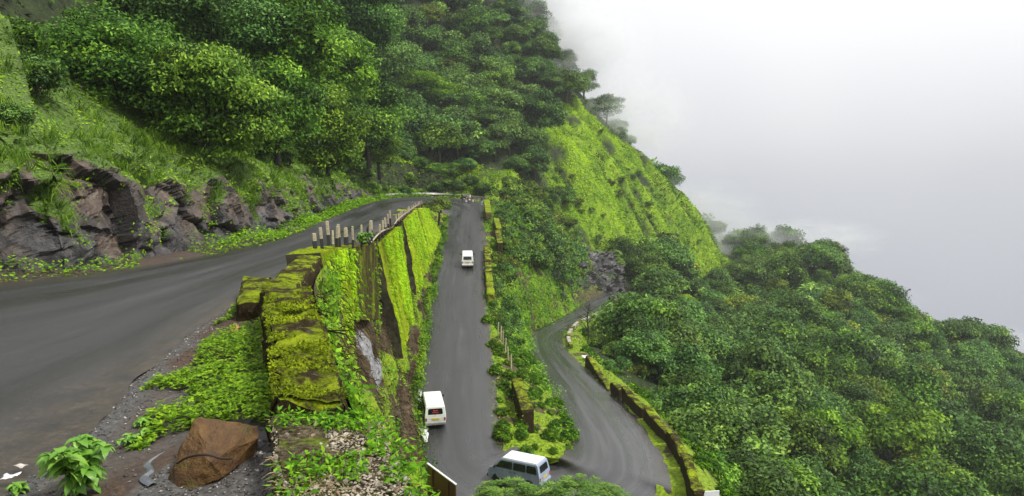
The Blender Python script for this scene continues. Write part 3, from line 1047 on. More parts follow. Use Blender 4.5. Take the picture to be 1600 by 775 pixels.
def rubble_mat():
    M = Mat("rubble_and_thatch")
    n1, n2, n3 = M.noise(2.2, 6, .65), M.noise(14, 6, .75), M.noise(60, 4, .8)
    c = M.ramp(n2, [(.32, (.020, .013, .006)), (.46, (.095, .072, .038)), (.58, (.25, .205, .125)), (.70, (.42, .38, .27))])
    c = M.mix(M.val(n3, .42, .60, 0, .6), c, (.025, .018, .010))
    c = M.mix(M.val(n1, .50, .62, 0, .75), c, M.ramp(n2, [(.35, (.055, .085, .006)), (.6, (.24, .34, .02))]))
    M.bump(M.math('ADD', n2, n3), 1.0, .05)
    return M.set(c, .9, spec=.1)
MAT["rubble_top"] = rubble_mat()
PARAPET = "old parapet blocks along the upper road"
near_block = hexa("parapet_block", [(-1.6, 3.2, -4.3), (.25, 3.2, -4.3), (-1.15, 7.35, -4.3), (-2.55, 7.50, -4.3),
                                    (-1.02, 3.2, -2.66), (.0, 3.2, -2.72), (-1.34, 7.25, -2.64), (-2.50, 7.35, -2.62)], (26, 60, 16), MAT["rubble_top"],
                  "broad crumbling parapet end heaped with rubble, straw and leafy weeds", "parapet", PARAPET, amp=.07, scale=.30, round_=.10)
long_block = hexa("parapet_block", [(-2.62, 7.45, -4.4), (-1.62, 7.5, -4.6), (-3.95, 14.75, -4.6), (-5.05, 14.7, -4.4),
                                    (-2.56, 7.58, -2.50), (-1.75, 7.58, -2.52), (-4.08, 14.66, -2.58), (-5.00, 14.66, -2.55)], (18, 110, 22), MAT["moss_top"],
                  "long thick parapet block with a yellow-green moss top, ending at the rubble heap", "parapet", PARAPET, amp=.11, scale=.34, round_=.10)
hexa("parapet_block", [(-6.05, 15.7, -4.0), (-5.22, 15.6, -4.0), (-6.45, 19.6, -4.0), (-7.3, 19.7, -4.0),
                       (-6.0, 15.7, -3.04), (-5.28, 15.7, -3.06), (-6.5, 19.6, -3.10), (-7.25, 19.7, -3.10)], (14, 50, 14), MAT["moss_top"],
     "short mossy block on the road side of the wall, dark front over an orange stone", "parapet", PARAPET, amp=.07, scale=.3, round_=.07)
hexa("parapet_block", [(-5.25, 14.85, -4.6), (-4.35, 14.85, -5.0), (-5.1, 17.6, -5.0), (-6.0, 17.6, -4.6),
                       (-5.2, 14.85, -2.80), (-4.45, 14.85, -2.85), (-5.2, 17.6, -2.92), (-5.95, 17.6, -2.90)], (12, 34, 18), MAT["moss_pale"],
     "parapet block with a bare pale grey top, between the long mossy block and the posts", "parapet", PARAPET, amp=.07, scale=.3, round_=.07)
hexa("parapet_block", [(-6.05, 17.7, -4.6), (-4.95, 17.7, -5.2), (-6.15, 24.2, -5.4), (-7.2, 24.2, -4.6),
                       (-5.95, 17.7, -2.95), (-5.15, 17.7, -3.0), (-6.35, 24.2, -3.12), (-7.05, 24.2, -3.10)], (14, 70, 20), MAT["moss_top"],
     "low parapet block thick with yellow moss, leading to the first black and white posts", "parapet", PARAPET, amp=.07, scale=.3, round_=.07)

# ---- retaining wall below the posts: panels and buttresses, each its own block
FACES = []
def face_block(name, top0, top1, bot1, bot0, back, n, mat, **kw):
    FACES.append([np.array(p, float) for p in (top0, top1, bot1, bot0)])
    t0, t1, b1, b0 = (np.array(p, float) for p in (top0, top1, bot1, bot0))
    d = np.array([-back, 0, 0])
    o_ = hexa(name, [b0 + d * (1.0), b0, b1, b1 + d, t0 + d, t0, t1, t1 + d], n, mat, **kw)
    o_.data.materials.append(MAT["shaded_end"])
    o_.data.polygons.foreach_set("material_index", np.array([1 if p_.normal.y < -.72 else 0 for p_ in o_.data.polygons], dtype=np.int32))  # ends facing the viewer get their shade as a dark colour
    return o_

RET = "panels of the mossy retaining wall"
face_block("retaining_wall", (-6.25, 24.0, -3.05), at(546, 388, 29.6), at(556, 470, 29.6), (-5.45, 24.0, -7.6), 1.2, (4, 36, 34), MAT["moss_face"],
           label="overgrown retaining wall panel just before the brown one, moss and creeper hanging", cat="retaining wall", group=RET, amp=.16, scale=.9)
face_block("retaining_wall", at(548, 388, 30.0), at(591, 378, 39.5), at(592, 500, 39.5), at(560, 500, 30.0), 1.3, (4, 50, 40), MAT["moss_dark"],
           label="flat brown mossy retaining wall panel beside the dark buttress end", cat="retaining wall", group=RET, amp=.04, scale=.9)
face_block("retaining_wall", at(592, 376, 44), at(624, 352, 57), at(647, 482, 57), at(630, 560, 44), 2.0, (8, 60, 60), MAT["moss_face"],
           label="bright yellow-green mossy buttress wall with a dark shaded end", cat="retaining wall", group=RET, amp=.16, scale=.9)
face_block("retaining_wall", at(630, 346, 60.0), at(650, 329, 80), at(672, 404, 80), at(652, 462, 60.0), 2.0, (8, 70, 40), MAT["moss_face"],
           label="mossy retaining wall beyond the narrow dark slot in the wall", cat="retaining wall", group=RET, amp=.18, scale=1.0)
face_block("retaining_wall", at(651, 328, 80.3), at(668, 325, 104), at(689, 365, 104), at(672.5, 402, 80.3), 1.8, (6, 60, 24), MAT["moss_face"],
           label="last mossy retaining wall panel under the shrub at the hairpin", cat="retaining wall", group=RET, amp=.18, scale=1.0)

# ---- low walls along the ramp
RAMPW = "mossy blocks along the outer edge of the ramp"
rb = [(96.5, 92.3, "top"), (92.2, 87.7, "second"), (87.6, 83.3, "third"), (83.2, 79.2, "fourth"), (79.1, 74.6, "last")]
xs = lambda Y: np.interp(Y, [74, 85, 97], [-2.15, -2.75, -3.35])
names = ["highest of the five mossy blocks in a row beside the upper white van", "second block down the row of five beside the upper white van",
         "third and middle block of the row of five along the ramp edge", "fourth block down the row of five along the ramp edge",
         "lowest of the five ramp-edge blocks, pale stained top above the white stakes"]
for k, (y0, y1, _) in enumerate(rb):
    zt = -23.3 + .118 * (y0 + y1) / 2 + .85
    hexa("edge_block", wall_run((xs(y0), y0), (xs(y1), y1), .8, .8, zt + .20, zt - .22, zt - 1.6, zt - 1.8), (6, 14, 8), MAT["moss_top"] if k < 3 else MAT["moss_pale"],
         names[k], "wall block", RAMPW, amp=.09, scale=.5, round_=.08, seed=k)
for (a, b_, w, z0, z1, m, lab) in (
        ((-4.35, 126), (-3.7, 116), 1.0, -6.7, -8.2, "moss_pale", "beige plastered wall at the hairpin where the person in black stands"),
        ((-2.5, 115), (-1.9, 107), .8, -9.0, -9.8, "moss_pale", "stained low wall below the beige plastered hairpin wall"),
        ((-2.1, 106), (-1.6, 98.5), .8, -10.1, -11.0, "moss_top", "mossy wall block between the hairpin wall and the row of five")):
    hexa("edge_wall", wall_run(a, b_, w, w, z0, z1, z0 - 2.6, z1 - 2.6), (8, 20, 10), MAT[m], lab, "low wall", None, amp=.06, scale=.7, round_=.05)
hexa("edge_wall", wall_run((.35, 53.8), (1.05, 47.3), .75, .85, -16.25, -16.5, -19.4, -19.6), (10, 40, 18), MAT["moss_top"],
     "mossy wall with a square dark end standing on the green tip between the two roads", "low wall", None, amp=.05, scale=.5, round_=.05)

# ---- parapet of the lowest road
OUTW = "stepped parapet blocks along the lowest road"
OL = [(8.1, 76.4), (8.9, 64.2), (8.95, 63.6), (9.35, 61.0), (9.55, 60.6), (10.15, 54.3), (10.2, 53.8), (10.55, 47.4), (10.55, 47.0), (10.4, 42.4), (10.3, 42.0), (9.7, 36.4)]
olab = ["long low parapet wall at the head of the stepped row on the lowest road", "shortest stepped parapet block, just after the long low wall",
        "stepped parapet block third from the lower end, moss and bare stone top", "stepped parapet block with a pale worn top next after the longest gap",
        "stepped parapet block, tall and yellow with moss, last but one at the outer curve", "lowest stepped parapet block, bright yellow moss, by the white board"]
olab[2] = "stepped parapet block with brown stained top, third in the row from the long low wall"
olab[3] = "stepped parapet block with pale worn ridge, fourth in the row from the long low wall"
for k in range(6):
    a, b_ = OL[2 * k], OL[2 * k + 1]
    ym = (a[1] + b_[1]) / 2
    zt = -14.2 - .1 * ym + (1.0 if k else .75)
    hexa("outer_parapet", wall_run(a, b_, .55, .6, zt - .12, zt + .06, zt - 2.6, zt - 2.6), (6, 22, 14), MAT["moss_top"], olab[k], "parapet", OUTW, amp=.09, scale=.5, round_=.08, seed=20 + k)
KERB = "pale stones of the low kerb wall on the lower bend"
kp = resample([np.array(low(*p)) for p in ((886, 546), (882, 532), (887, 518), (899, 506), (918, 498), (938, 487), (951, 476), (962, 467))], 27)
cols = ("moss_pale", "kerb_white", "kerb_white", "kerb_red")
MAT["kerb_white"] = plain("limewashed_stone", (.34, .31, .26), .8, var=.3, scale=3)
MAT["kerb_red"] = plain("reddish_stone", (.30, .15, .10), .8, var=.3, scale=3)
for k in range(26):
    a, b_ = kp[k], kp[k + 1]
    d = (b_ - a)[:2]
    nn = np.array([d[1], -d[0]]) / np.linalg.norm(d)
    if nn[0] < 0 and k > 4: nn = -nn
    off = nn * (.55 if k > 4 else .5) * (1 if nn[0] > 0 else -1)
    zt = a[2] + .55 + .1 * (k % 3 == 0)
    m = cols[(k * 7) % 3] if k < 20 else cols[3 if k % 2 else 1]
    pa, pb = a[:2] * .96 + b_[:2] * .04 + off, a[:2] * .04 + b_[:2] * .96 + off
    hexa("kerb_stone", wall_run(pa, pb, .45, .45, zt, b_[2] + .55, zt - 1.4, zt - 1.4), (3, 5, 4), MAT[m],
         f"{dict(kerb_red='reddish', kerb_white='limewashed').get(m, 'mossy')} stone, {ORD[k]} from the near end of the low kerb wall",
         "kerb stone", {"kerb_red": "reddish kerb stones on the lower bend", "kerb_white": "limewashed kerb stones on the lower bend"}.get(m, "mossy kerb stones on the lower bend"), amp=.04, scale=.4, round_=.03, seed=k)

# ================================================================== POSTS, RAILS, BOARDS
MAT["white_paint"] = plain("weathered_white_paint", (.36, .31, .21), .6, var=.35, scale=9)
MAT["black_paint"] = plain("weathered_black_paint", (.018, .017, .016), .6, var=.4, scale=9)
MAT["rail"] = plain("galvanised_steel", (.40, .39, .35), .45, .3, var=.2, scale=3)
MAT["rust_red"] = plain("oxide_red_sheet", (.085, .016, .010), .5, var=.5, scale=2.0)
MAT["white_edge"] = plain("white_enamel", (.72, .72, .74), .4, var=.1)


def add_box(bm, c, s, rot=None, bevel=0.0):
    g_ = bmesh.ops.create_cube(bm, size=1.0)
    M_ = Matrix.Translation(c) @ (rot.to_4x4() if rot is not None else Matrix.Identity(4)) @ Matrix.Diagonal((*s, 1))
    bmesh.ops.transform(bm, matrix=M_, verts=g_["verts"])
    if bevel:
        es = {e for v_ in g_["verts"] for e in v_.link_edges}
        bmesh.ops.bevel(bm, geom=list(es), offset=bevel, segments=2, affect='EDGES', profile=.6)


def box_me(name, s, mat, bevel=.01, zoff=0.0):
    bm = bmesh.new()
    add_box(bm, (0, 0, zoff), s, None, bevel)
    me = bpy.data.meshes.new(name)
    bm.to_mesh(me)
    bm.free()
    me.materials.append(mat)
    return me


def tube(P, R, n=7, cap=True):
    """verts, quads of a tapered tube along P"""
    P = np.asarray(P, float)
    R = np.full(len(P), R) if np.isscalar(R) else np.asarray(R, float)
    T = np.gradient(P, axis=0)
    T /= np.maximum(np.linalg.norm(T, axis=1, keepdims=True), 1e-9)
    ref = np.array([0, 0, 1.0]) if abs(T[0, 2]) < .9 else np.array([1.0, 0, 0])
    A = np.cross(T, ref)
    A /= np.maximum(np.linalg.norm(A, axis=1, keepdims=True), 1e-9)
    B = np.cross(T, A)
    th = np.linspace(0, 2 * np.pi, n, endpoint=False)
    V = (P[:, None] + R[:, None, None] * (np.cos(th)[None, :, None] * A[:, None] + np.sin(th)[None, :, None] * B[:, None])).reshape(-1, 3)
    f = []
    for i in range(len(P) - 1):
        for j in range(n):
            k = (j + 1) % n
            f.append((i * n + j, i * n + k, (i + 1) * n + k, (i + 1) * n + j))
    return V, np.array(f)


def tubes(name, parts, mat, smooth=True):
    Vs, Fs, o_ = [], [], 0
    for P, R, n in parts:
        V, f = tube(P, R, n)
        Vs.append(V)
        Fs.append(f + o_)
        o_ += len(V)
    return mesh_data(name, np.vstack(Vs), np.vstack(Fs), mat, smooth)

post_x = [(492.5, 364, 385), (503.7, 355, 388), (514, 345, 378), (519.8, 360, 378), (526, 353, 381), (531, 350, 381), (539, 356, 378), (542.5, 355, 379), (551.7, 353, 386), (565, 351, 382),
          (577, 345, 379), (580.5, 344, 377), (592.7, 350, 374), (598.4, 344, 369), (603, 340, 364), (607, 334, 359), (610.5, 329, 352), (620, 337, 357), (623, 333, 354), (626.5, 329, 351), (629.5, 326, 348), (633, 324, 345),
          (636.5, 322, 342), (640, 319, 339), (643.5, 317, 337), (647, 315, 334), (650, 313, 331), (653, 311, 329), (656, 309.5, 327), (659, 308.5, 325)]
pY = lambda x: np.interp(x, [492, 515, 552, 577, 593, 610, 620, 630, 640, 650, 658], [25.5, 27.0, 30.3, 35.4, 40.8, 49, 55.5, 63, 73, 87, 100])
POSTS = "black and white guard posts along the retaining wall"
upper_me = box_me("white_band", (.112, .112, .5), MAT["white_paint"], .02, .25)
lower_me = box_me("black_band", (.118, .118, .5), MAT["black_paint"], .015, .25)
plab = {0: "short stubby guard post, first of the row, white over a black foot", 1: "second guard post of the row, white top over a tall black half", 2: "tallest guard post at the start of the row, thick white top",
        3: "thin all-pale guard post leaning close to the tall one", 8: "slender dark guard post standing alone in front of the leafy plant", 9: "slender guard post standing alone right behind the leafy plant"}
for k, (x, top, bot) in enumerate(post_x):
    Y = float(pY(x))
    base = at(x, bot, Y)
    h = min(1.05, (bot - top) / F * Y)
    pr = empty("guard_post", base - np.array([0, 0, .12]), plab.get(k, f"black and white guard post, {ORD[k]} from the near end of the row"),
               "guard post", POSTS, rot=(random.uniform(-.06, .06), random.uniform(-.07, .07), random.uniform(0, .6)))
    h += .12
    frac = .95 if k == 3 else random.uniform(.46, .6)
    wb, bb_ = obj("white_band", upper_me, pr), obj("black_band", lower_me, pr)
    tk = random.uniform(.9, 1.15) * (1.15 if k in (0, 2) else 1) * (.75 if k in (3, 8, 9) else 1)
    bb_.scale = (tk, tk, h * (1 - frac) / .5)
    wb.location = (0, 0, h * (1 - frac))
    wb.scale = (tk, tk, h * frac / .5)

rails = resample([at(579, 366, 36.2), at(595, 351, 42), at(613, 345, 50.5), at(622, 334, 57), at(640, 322, 74), at(655, 313, 98)], 40)
obj("pipe_rail", tubes("pipe_rail", [(rails - rails[0] - np.array([0, 0, .42]), .045, 7)], MAT["white_paint"]), None, rails[0],
    label="pale pipe handrail running behind the close row of guard posts", cat="handrail")

stone_me = box_me("marker_stone", (.26, .16, .95), MAT["white_paint"], .05, .42)
slab = ["first thin pale marker stone at the cliff foot, counting from the near end", "second thin pale marker stone at the cliff foot", "third and shortest pale marker stone at the cliff foot",
        "fourth pale marker stone at the cliff foot", "last pale marker stone at the cliff foot, nearest the hairpin"]
for k, (x, top, bot) in enumerate(((482, 320, 333), (489, 316, 330), (495, 319, 331), (501, 314, 328), (508, 310, 325))):
    Y = 72 + 2.2 * k
    o = obj("marker_stone", stone_me, None, at(x, bot + 1, Y), label=["first of five thin pale marker stones at the cliff foot", "second of five thin pale marker stones at the cliff foot", "third of five pale marker stones, shortest at the cliff foot",
            "fourth of five thin pale marker stones at the cliff foot", "last of five pale marker stones, next to the hairpin end"][k], cat="marker stone", group="pale marker stones at the foot of the cliff")
    o.scale = (1, 1, (bot - top) / F * Y)

# guard rail round the hairpin
gp = EDGE_A[sec(9.75):sec(12.95)]
tg = np.gradient(gp, axis=0)
go = np.column_stack([-tg[:, 1], tg[:, 0], 0 * tg[:, 0]])
go /= np.linalg.norm(go, axis=1, keepdims=True)
gp = resample(gp + go * .55, 60)
root = empty("guard_rail", gp[0], "galvanised guard rail curving round the outside of the hairpin", "guard rail")
prof = [(0, .42), (.05, .50), (0, .58), (.05, .66), (0, .76), (-.03, .76), (.02, .66), (-.03, .58), (.02, .50), (-.03, .42)]
tg = np.gradient(gp, axis=0)
go = np.column_stack([tg[:, 1], -tg[:, 0], 0 * tg[:, 0]])
go /= np.linalg.norm(go, axis=1, keepdims=True)
GV = np.array([[gp[i] - gp[0] + go[i] * a + np.array([0, 0, z]) for (a, z) in prof] for i in range(60)])
n_ = len(prof)
ff = [(i * n_ + j, i * n_ + (j + 1) % n_, (i + 1) * n_ + (j + 1) % n_, (i + 1) * n_ + j) for i in range(59) for j in range(n_)]
obj("beam", mesh_data("beam", GV.reshape(-1, 3), np.array(ff), MAT["rail"]), root)
pm = box_me("post", (.12, .12, 1.0), MAT["rail"], .01, .3)
for i in range(2, 60, 6):
    obj("post", pm, root, gp[i] - gp[0] - go[i] * .08)

# dark red board at the foot of the bank, seen from behind
A_, B_ = at(668, 724, 34.0), at(712, 758, 31.7)
B_[2] = A_[2]
mid_ = (A_ + B_) / 2
dirv = (B_ - A_)
Ls = float(np.linalg.norm(dirv))
ang = math.atan2(dirv[1], dirv[0])
root = empty("road_board", (mid_[0], mid_[1], -18.0), "dark red metal board with a white top edge, seen from behind below the wall", "road board", rz=ang)
ht = A_[2] + 18.0
obj("panel", box_me("panel", (Ls, .05, 2.1), MAT["rust_red"], .008), root, (0, 0, ht - 1.08))
obj("edge_strip", box_me("edge_strip", (Ls + .06, .10, .05), MAT["white_edge"], .008), root, (0, 0, ht))
for sx in (-1, 1):
    obj("brace", box_me("brace", (.06, .05, 2.0), MAT["rust_red"], .006), root, (sx * Ls * .28, -.055, ht - 1.08))
    obj("leg", box_me("leg", (.10, .10, ht - 2.0), MAT["rust_red"], .01), root, (sx * Ls * .40, .06, (ht - 2.0) / 2))
# white board at the outer curve
A_ = at(1112, 767, 37.0)
root = empty("white_board", (A_[0], A_[1], A_[2] - 3.0), "small plain white board just beyond the lowest stepped parapet block", "board", rz=.15)
obj("panel", box_me("panel", (.85, .05, .7), MAT["white_edge"], .01), root, (0, 0, 2.65))
obj("post", box_me("post", (.08, .08, 3.0), MAT["rail"], .01), root, (0, .07, 1.45))
# white stakes along the ramp
STK = "thin white stakes along the ramp edge"
sl = ["top white stake of the short row on the ramp edge", "second white stake down the ramp edge", "third white stake down the ramp edge", "fourth and tallest white stake on the ramp edge", "fifth white stake down the ramp edge", "lowest white stake on the ramp edge, above the mossy end wall"]
st_me = box_me("stake", (.10, .10, 1.0), MAT["white_paint"], .02, .5)
for k, (x, t, bt) in enumerate(((778, 503, 520), (782.5, 509, 528), (786, 516, 538), (789, 527, 551), (794, 540, 562), (798.5, 553, 576))):
    Y = 23.3 / ((bt - 250) / F + .118) - 1.0
    o = obj("stake", st_me, None, at(x, bt + 4, Y), label=sl[k], cat="stake", group=STK)
    o.scale = (1, 1, (bt - t + 4) / F * Y)
    o.rotation_euler = (random.uniform(-.08, .08), random.uniform(-.08, .08), random.uniform(0, 1))
b0 = at(965, 492, 131)
obj("pole", tubes("pole", [(np.array([(0, 0, -1), (0, 0, 2), (.05, 0, 4.4)]), [.07, .06, .05], 8)], MAT["rail"]), None, b0, label="thin pale pole standing at the edge of the lower bend by the trees", cat="pole")
# ================================================================== PLANTS
def unit(A): return A / np.maximum(np.linalg.norm(A, axis=-1, keepdims=True), 1e-9)


def leaf_tris(P, N, size, aspect=.5, fold=.18, D=None, droop=0.0, jitter=.5, r=rng):
    """one folded pointed leaf (two triangles, one crease) per point"""
    n = len(P)
    N = unit(N + r.normal(0, jitter, (n, 3)))
    if D is None: D = r.normal(0, 1, (n, 3))
    else: D = D + r.normal(0, .35, (n, 3))
    D = D - N * (D * N).sum(1, keepdims=True)
    D = unit(D)
    D[:, 2] -= droop
    D = unit(D)
    W = unit(np.cross(N, D))
    N = np.cross(D, W)
    size = np.broadcast_to(np.asarray(size, float), (n,))[:, None]
    tip = P + D * size
    m = P + D * size * .45 + N * size * fold
    l_ = m + W * size * aspect * .5 - N * size * fold
    r_ = m - W * size * aspect * .5 - N * size * fold
    V = np.stack([P, l_, tip, r_], 1).reshape(-1, 3)
    i = np.arange(n)[:, None] * 4
    Fc = np.concatenate([i + np.array([[0, 2, 1]]), i + np.array([[0, 3, 2]])], 1).reshape(-1, 3)
    return V, Fc


def leaf_mesh(name, P, N, size, tint, mat, **kw):
    V, Fc = leaf_tris(P, N, size, **kw)
    return mesh_data(name, V, Fc, mat, False, {"tint": np.repeat(np.clip(tint, 0, 1), 4)})


def blade_tris(P, D, length, width, bend=.5, r=rng):
    """grass blades: a two-segment strip that bends over (3 triangles)"""
    n = len(P)
    D = unit(D)
    W = unit(np.cross(D, r.normal(0, 1, (n, 3))))
    length = np.broadcast_to(np.asarray(length, float), (n,))[:, None]
    width = np.broadcast_to(np.asarray(width, float), (n,))[:, None]
    mid_ = P + D * length * .55
    D2 = D.copy()
    D2[:, 2] -= bend
    tip = mid_ + unit(D2) * length * .5
    V = np.stack([P - W * width / 2, P + W * width / 2, mid_ - W * width * .4, mid_ + W * width * .4, tip], 1).reshape(-1, 3)
    i = np.arange(n)[:, None] * 5
    Fc = np.concatenate([i + np.array([[0, 1, 3]]), i + np.array([[0, 3, 2]]), i + np.array([[2, 3, 4]])], 1).reshape(-1, 3)
    return V, Fc


def blade_mesh(name, P, D, length, width, tint, mat, bend=.5):
    V, Fc = blade_tris(P, D, length, width, bend)
    return mesh_data(name, V, Fc, mat, False, {"tint": np.repeat(np.clip(tint, 0, 1), 5)})


def stuff(name, me):
    return obj(name, me, None, kind="stuff")

LEAF = {
    "leafy": leaf_mat("near_tree_leaves", (0.0120, 0.0331, 0.0046), (0.0927, 0.2227, 0.0221), (0.3070, 0.5435, 0.0506), .24, .12, .5),
    "deep": leaf_mat("deep_green_leaves", (0.0140, 0.0321, 0.0074), (0.0729, 0.1608, 0.0298), (0.2225, 0.3924, 0.0606), .18, .20, .45),
    "mid": leaf_mat("green_leaves", (0.0132, 0.0300, 0.0044), (0.0765, 0.1664, 0.0176), (0.2412, 0.4060, 0.0354), .20, .20, .45),
    "olive": leaf_mat("olive_leaves", (0.0208, 0.0312, 0.0042), (0.1111, 0.1683, 0.0184), (0.2982, 0.3803, 0.0397), .20, .18, .5),
    "light": leaf_mat("light_green_leaves", (0.0163, 0.0420, 0.0038), (0.0979, 0.2126, 0.0151), (0.2919, 0.4826, 0.0324), .28, .12, .45),
    "bright": leaf_mat("bright_ground_leaves", (0.0172, 0.0473, 0.0022), (0.1032, 0.2408, 0.0073), (0.2833, 0.4826, 0.0178), .28, .05, .5),
    "grass": leaf_mat("rain_grass", (0.0271, 0.0662, 0.0031), (0.1935, 0.3655, 0.0091), (0.4510, 0.6646, 0.0162), .25, .05, .6),
    "moss": leaf_mat("moss_fronds", (.036, .048, .003), (.125, .170, .005), (.26, .33, .010), .15, .05, .8),
    "dry": leaf_mat("dry_creeper", (0.0189, 0.0120, 0.0060), (0.0602, 0.0413, 0.0206), (0.1376, 0.0989, 0.0516), .1, .05, .8),
    "straw": leaf_mat("straw", (0.0860, 0.0645, 0.0301), (0.2236, 0.1720, 0.0860), (0.4128, 0.3612, 0.2236), .15, .05, .8),
}


def crown_points(rx, rz, nclump, per, seed, flat=.75, low=-.25, spread=.62):
    """clumps of leaves on the shell of an uneven dome; returns points, outward normals and a light/dark value per clump"""
    r = np.random.default_rng(seed)
    P, N, T, CC = [], [], [], []
    k = 0
    while k < nclump:
        d = unit(r.normal(0, 1, 3)[None])[0]
        if d[2] < low: continue
        k += 1
        rad = r.uniform(.45, 1.0) ** .6
        c = d * np.array([rx, rx, rz]) * spread * rad * r.uniform(.85, 1.2)
        cr_ = rx * r.uniform(.24, .42)
        CC.append((c, cr_))
        n = int(per * r.uniform(.7, 1.3) * (cr_ / (rx * .33)) ** 1.5)
        q = unit(r.normal(0, 1, (n, 3)))
        q[:, 2] = np.where(q[:, 2] < -.35, -q[:, 2] * .6, q[:, 2])
        q = unit(q)
        lump = 1 + .35 * (fbm(q * 2.2 + seed + k * 5.1, .8, 2, seed) - .5) * 2
        rr = (r.random(n) ** .28)[:, None] * lump[:, None]
        P.append(c + q * rr * cr_ * np.array([1, 1, flat]))
        N.append(q * .8 + np.array([0, 0, .55]))
        T.append(np.clip(r.normal(.45, .24) + r.normal(0, .16, n), 0, 1))
    return np.vstack(P), np.vstack(N), np.concatenate(T), CC


def trunk_mesh(name, CC, zc, h, rad, seed, mat, limbs=11):
    r = np.random.default_rng(seed)
    top = np.array([r.normal(0, .3), r.normal(0, .3), zc])
    parts = [(resample([(0, 0, -1.0), (r.normal(0, .12), r.normal(0, .12), zc * .4), top], 6), np.linspace(rad * 1.25, rad * .5, 6), 8)]
    for c, cr_ in CC[:limbs]:
        s = np.array([0, 0, zc * r.uniform(.45, .85)])
        e = np.array(c) + np.array([0, 0, zc])
        m_ = (s + e) / 2 + np.array([0, 0, -.1 * np.linalg.norm(e - s)]) + r.normal(0, .15, 3)
        parts.append((resample([s, m_, e], 5), np.linspace(rad * .42, rad * .10, 5), 6))
    return tubes(name, parts, mat)


def tree_proto(rx, rz, ht, nclump, per, leaf, matk, seed, aspect=.55, trunk_mat="bark", **kw):
    P, N, T, CC = crown_points(rx, rz, nclump, per, seed, **kw)
    zc = ht + rz * .25
    P = P + np.array([0, 0, zc])
    r = np.random.default_rng(seed + 5)
    cm = leaf_mesh("crown", P, N, leaf * r.uniform(.7, 1.3, len(P)), T, LEAF[matk], aspect=aspect, r=r)
    tm = trunk_mesh("trunk", CC, zc, ht, rx * .045 + .05, seed, MAT[trunk_mat])
    return dict(crown=cm, trunk=tm, rx=rx, top=zc + rz, zc=zc, kind=matk)


def place_tree(name, proto, loc, label, cat="tree", group=None, scale=1.0, rz=None, tilt=0.0):
    e = empty(name, loc, label, cat, group, rot=(random.uniform(-tilt, tilt), random.uniform(-tilt, tilt), random.uniform(0, 6.28) if rz is None else rz))
    e.scale = (scale, scale, scale) if np.isscalar(scale) else scale
    obj("trunk", proto["trunk"], e)
    obj("crown", proto["crown"], e)
    return e

FOREST = []
for k, (mk, rx, rz, ht, nc) in enumerate((("deep", 4.1, 3.7, 2.6, 34), ("deep", 4.5, 3.3, 3.0, 38), ("mid", 3.9, 3.5, 2.4, 32), ("mid", 4.4, 3.9, 2.8, 38), ("olive", 4.1, 3.3, 2.4, 34),
                                          ("olive", 3.7, 3.9, 2.4, 30), ("deep", 3.8, 4.3, 2.8, 34), ("mid", 4.6, 3.0, 3.0, 38), ("light", 4.2, 2.6, 3.4, 20), ("olive", 3.2, 4.8, 3.0, 30), ("light", 3.5, 3.6, 2.8, 24))):
    FOREST.append(tree_proto(rx, rz, ht, nc, 260, .38, mk, 100 + k, low=-.3 if mk == 'light' else -.55, flat=.5 if mk == 'light' else .72, spread=.78 if mk == 'light' else .64))
LOWLOD = []
for k, (mk, rx, rz, ht, nc) in enumerate((("deep", 4.2, 3.6, 2.6, 26), ("mid", 4.1, 3.5, 2.6, 26), ("olive", 4.0, 3.5, 2.4, 26))):
    P, N, T, CC = crown_points(rx, rz, nc, 44, 300 + k, low=-.5)
    LOWLOD.append((mk, P + np.array([0, 0, ht + rz * .25]), N, T))

# ---- named trees are placed first -------------------------------------------------
NAMED = []      # (position, crown radius) so that the forest keeps clear of them
def on_ground(px, py, Y):
    p = at(px, py, Y)
    p[2] = ground_z(np.array([[p[0], p[1]]]))[0]
    return p


def crown_at(px, py, Y, proto, scale, name, label, cat="tree", group=None, rz=None, keep=True):
    """place a tree so that the middle of its crown is seen at that pixel; its trunk reaches the ground below"""
    p = at(px, py, Y)
    s = scale if not np.isscalar(scale) else (scale,) * 3
    base = p - np.array([0, 0, proto["zc"] * s[2]])
    if keep: NAMED.append((base, proto["rx"] * s[0]))
    return place_tree(name, proto, base, label, cat, group, s, rz)

fine = tree_proto(5.0, 3.4, 2.6, 84, 560, .21, "leafy", 501, aspect=.5, trunk_mat="wet_bark", flat=.5, low=-.95, spread=.72)
fine2 = tree_proto(4.2, 3.6, 2.4, 76, 520, .21, "leafy", 502, aspect=.5, trunk_mat="wet_bark", flat=.5, low=-.95, spread=.74)
dark_near = tree_proto(5.2, 5.0, 4.0, 74, 480, .26, "deep", 503, trunk_mat="wet_bark", low=-1)
broad = tree_proto(4.6, 4.4, 3.6, 70, 330, .36, "light", 504, aspect=.42, trunk_mat="wet_bark", low=-1, spread=.72)
broad_mid = tree_proto(4.6, 4.6, 3.6, 68, 360, .34, "leafy", 505, aspect=.42, trunk_mat="wet_bark", low=-1, spread=.7)
CLG = "trees crowding the slope above the cliff"
crown_at(195, 110, 41, fine, (1.12, 1.0, 1.05), "spreading_tree", "wide fine-leaved tree spreading over the grassy slope above the cliff", group=CLG)
crown_at(325, 165, 40, fine2, (.98, .98, 1.15), "spreading_tree", "fine-leaved tree leaning down the slope beside the dark ravine trees", group=CLG)
crown_at(70, 20, 52, dark_near, .9, "dark_tree", "dark bushy tree at the top corner above the open grass slope", group=CLG)
crown_at(265, 5, 54, dark_near, .95, "dark_tree", "dark tall tree directly behind the wide fine-leaved tree", group=CLG)
crown_at(395, 60, 60, dark_near, 1.0, "dark_tree", "very dark tree in the gap between the fine-leaved trees and the drooping ones", group=CLG)
crown_at(462, 55, 62, broad_mid, 1.05, "drooping_tree", "tall drooping broad-leaved tree high above the rock face", group=CLG)
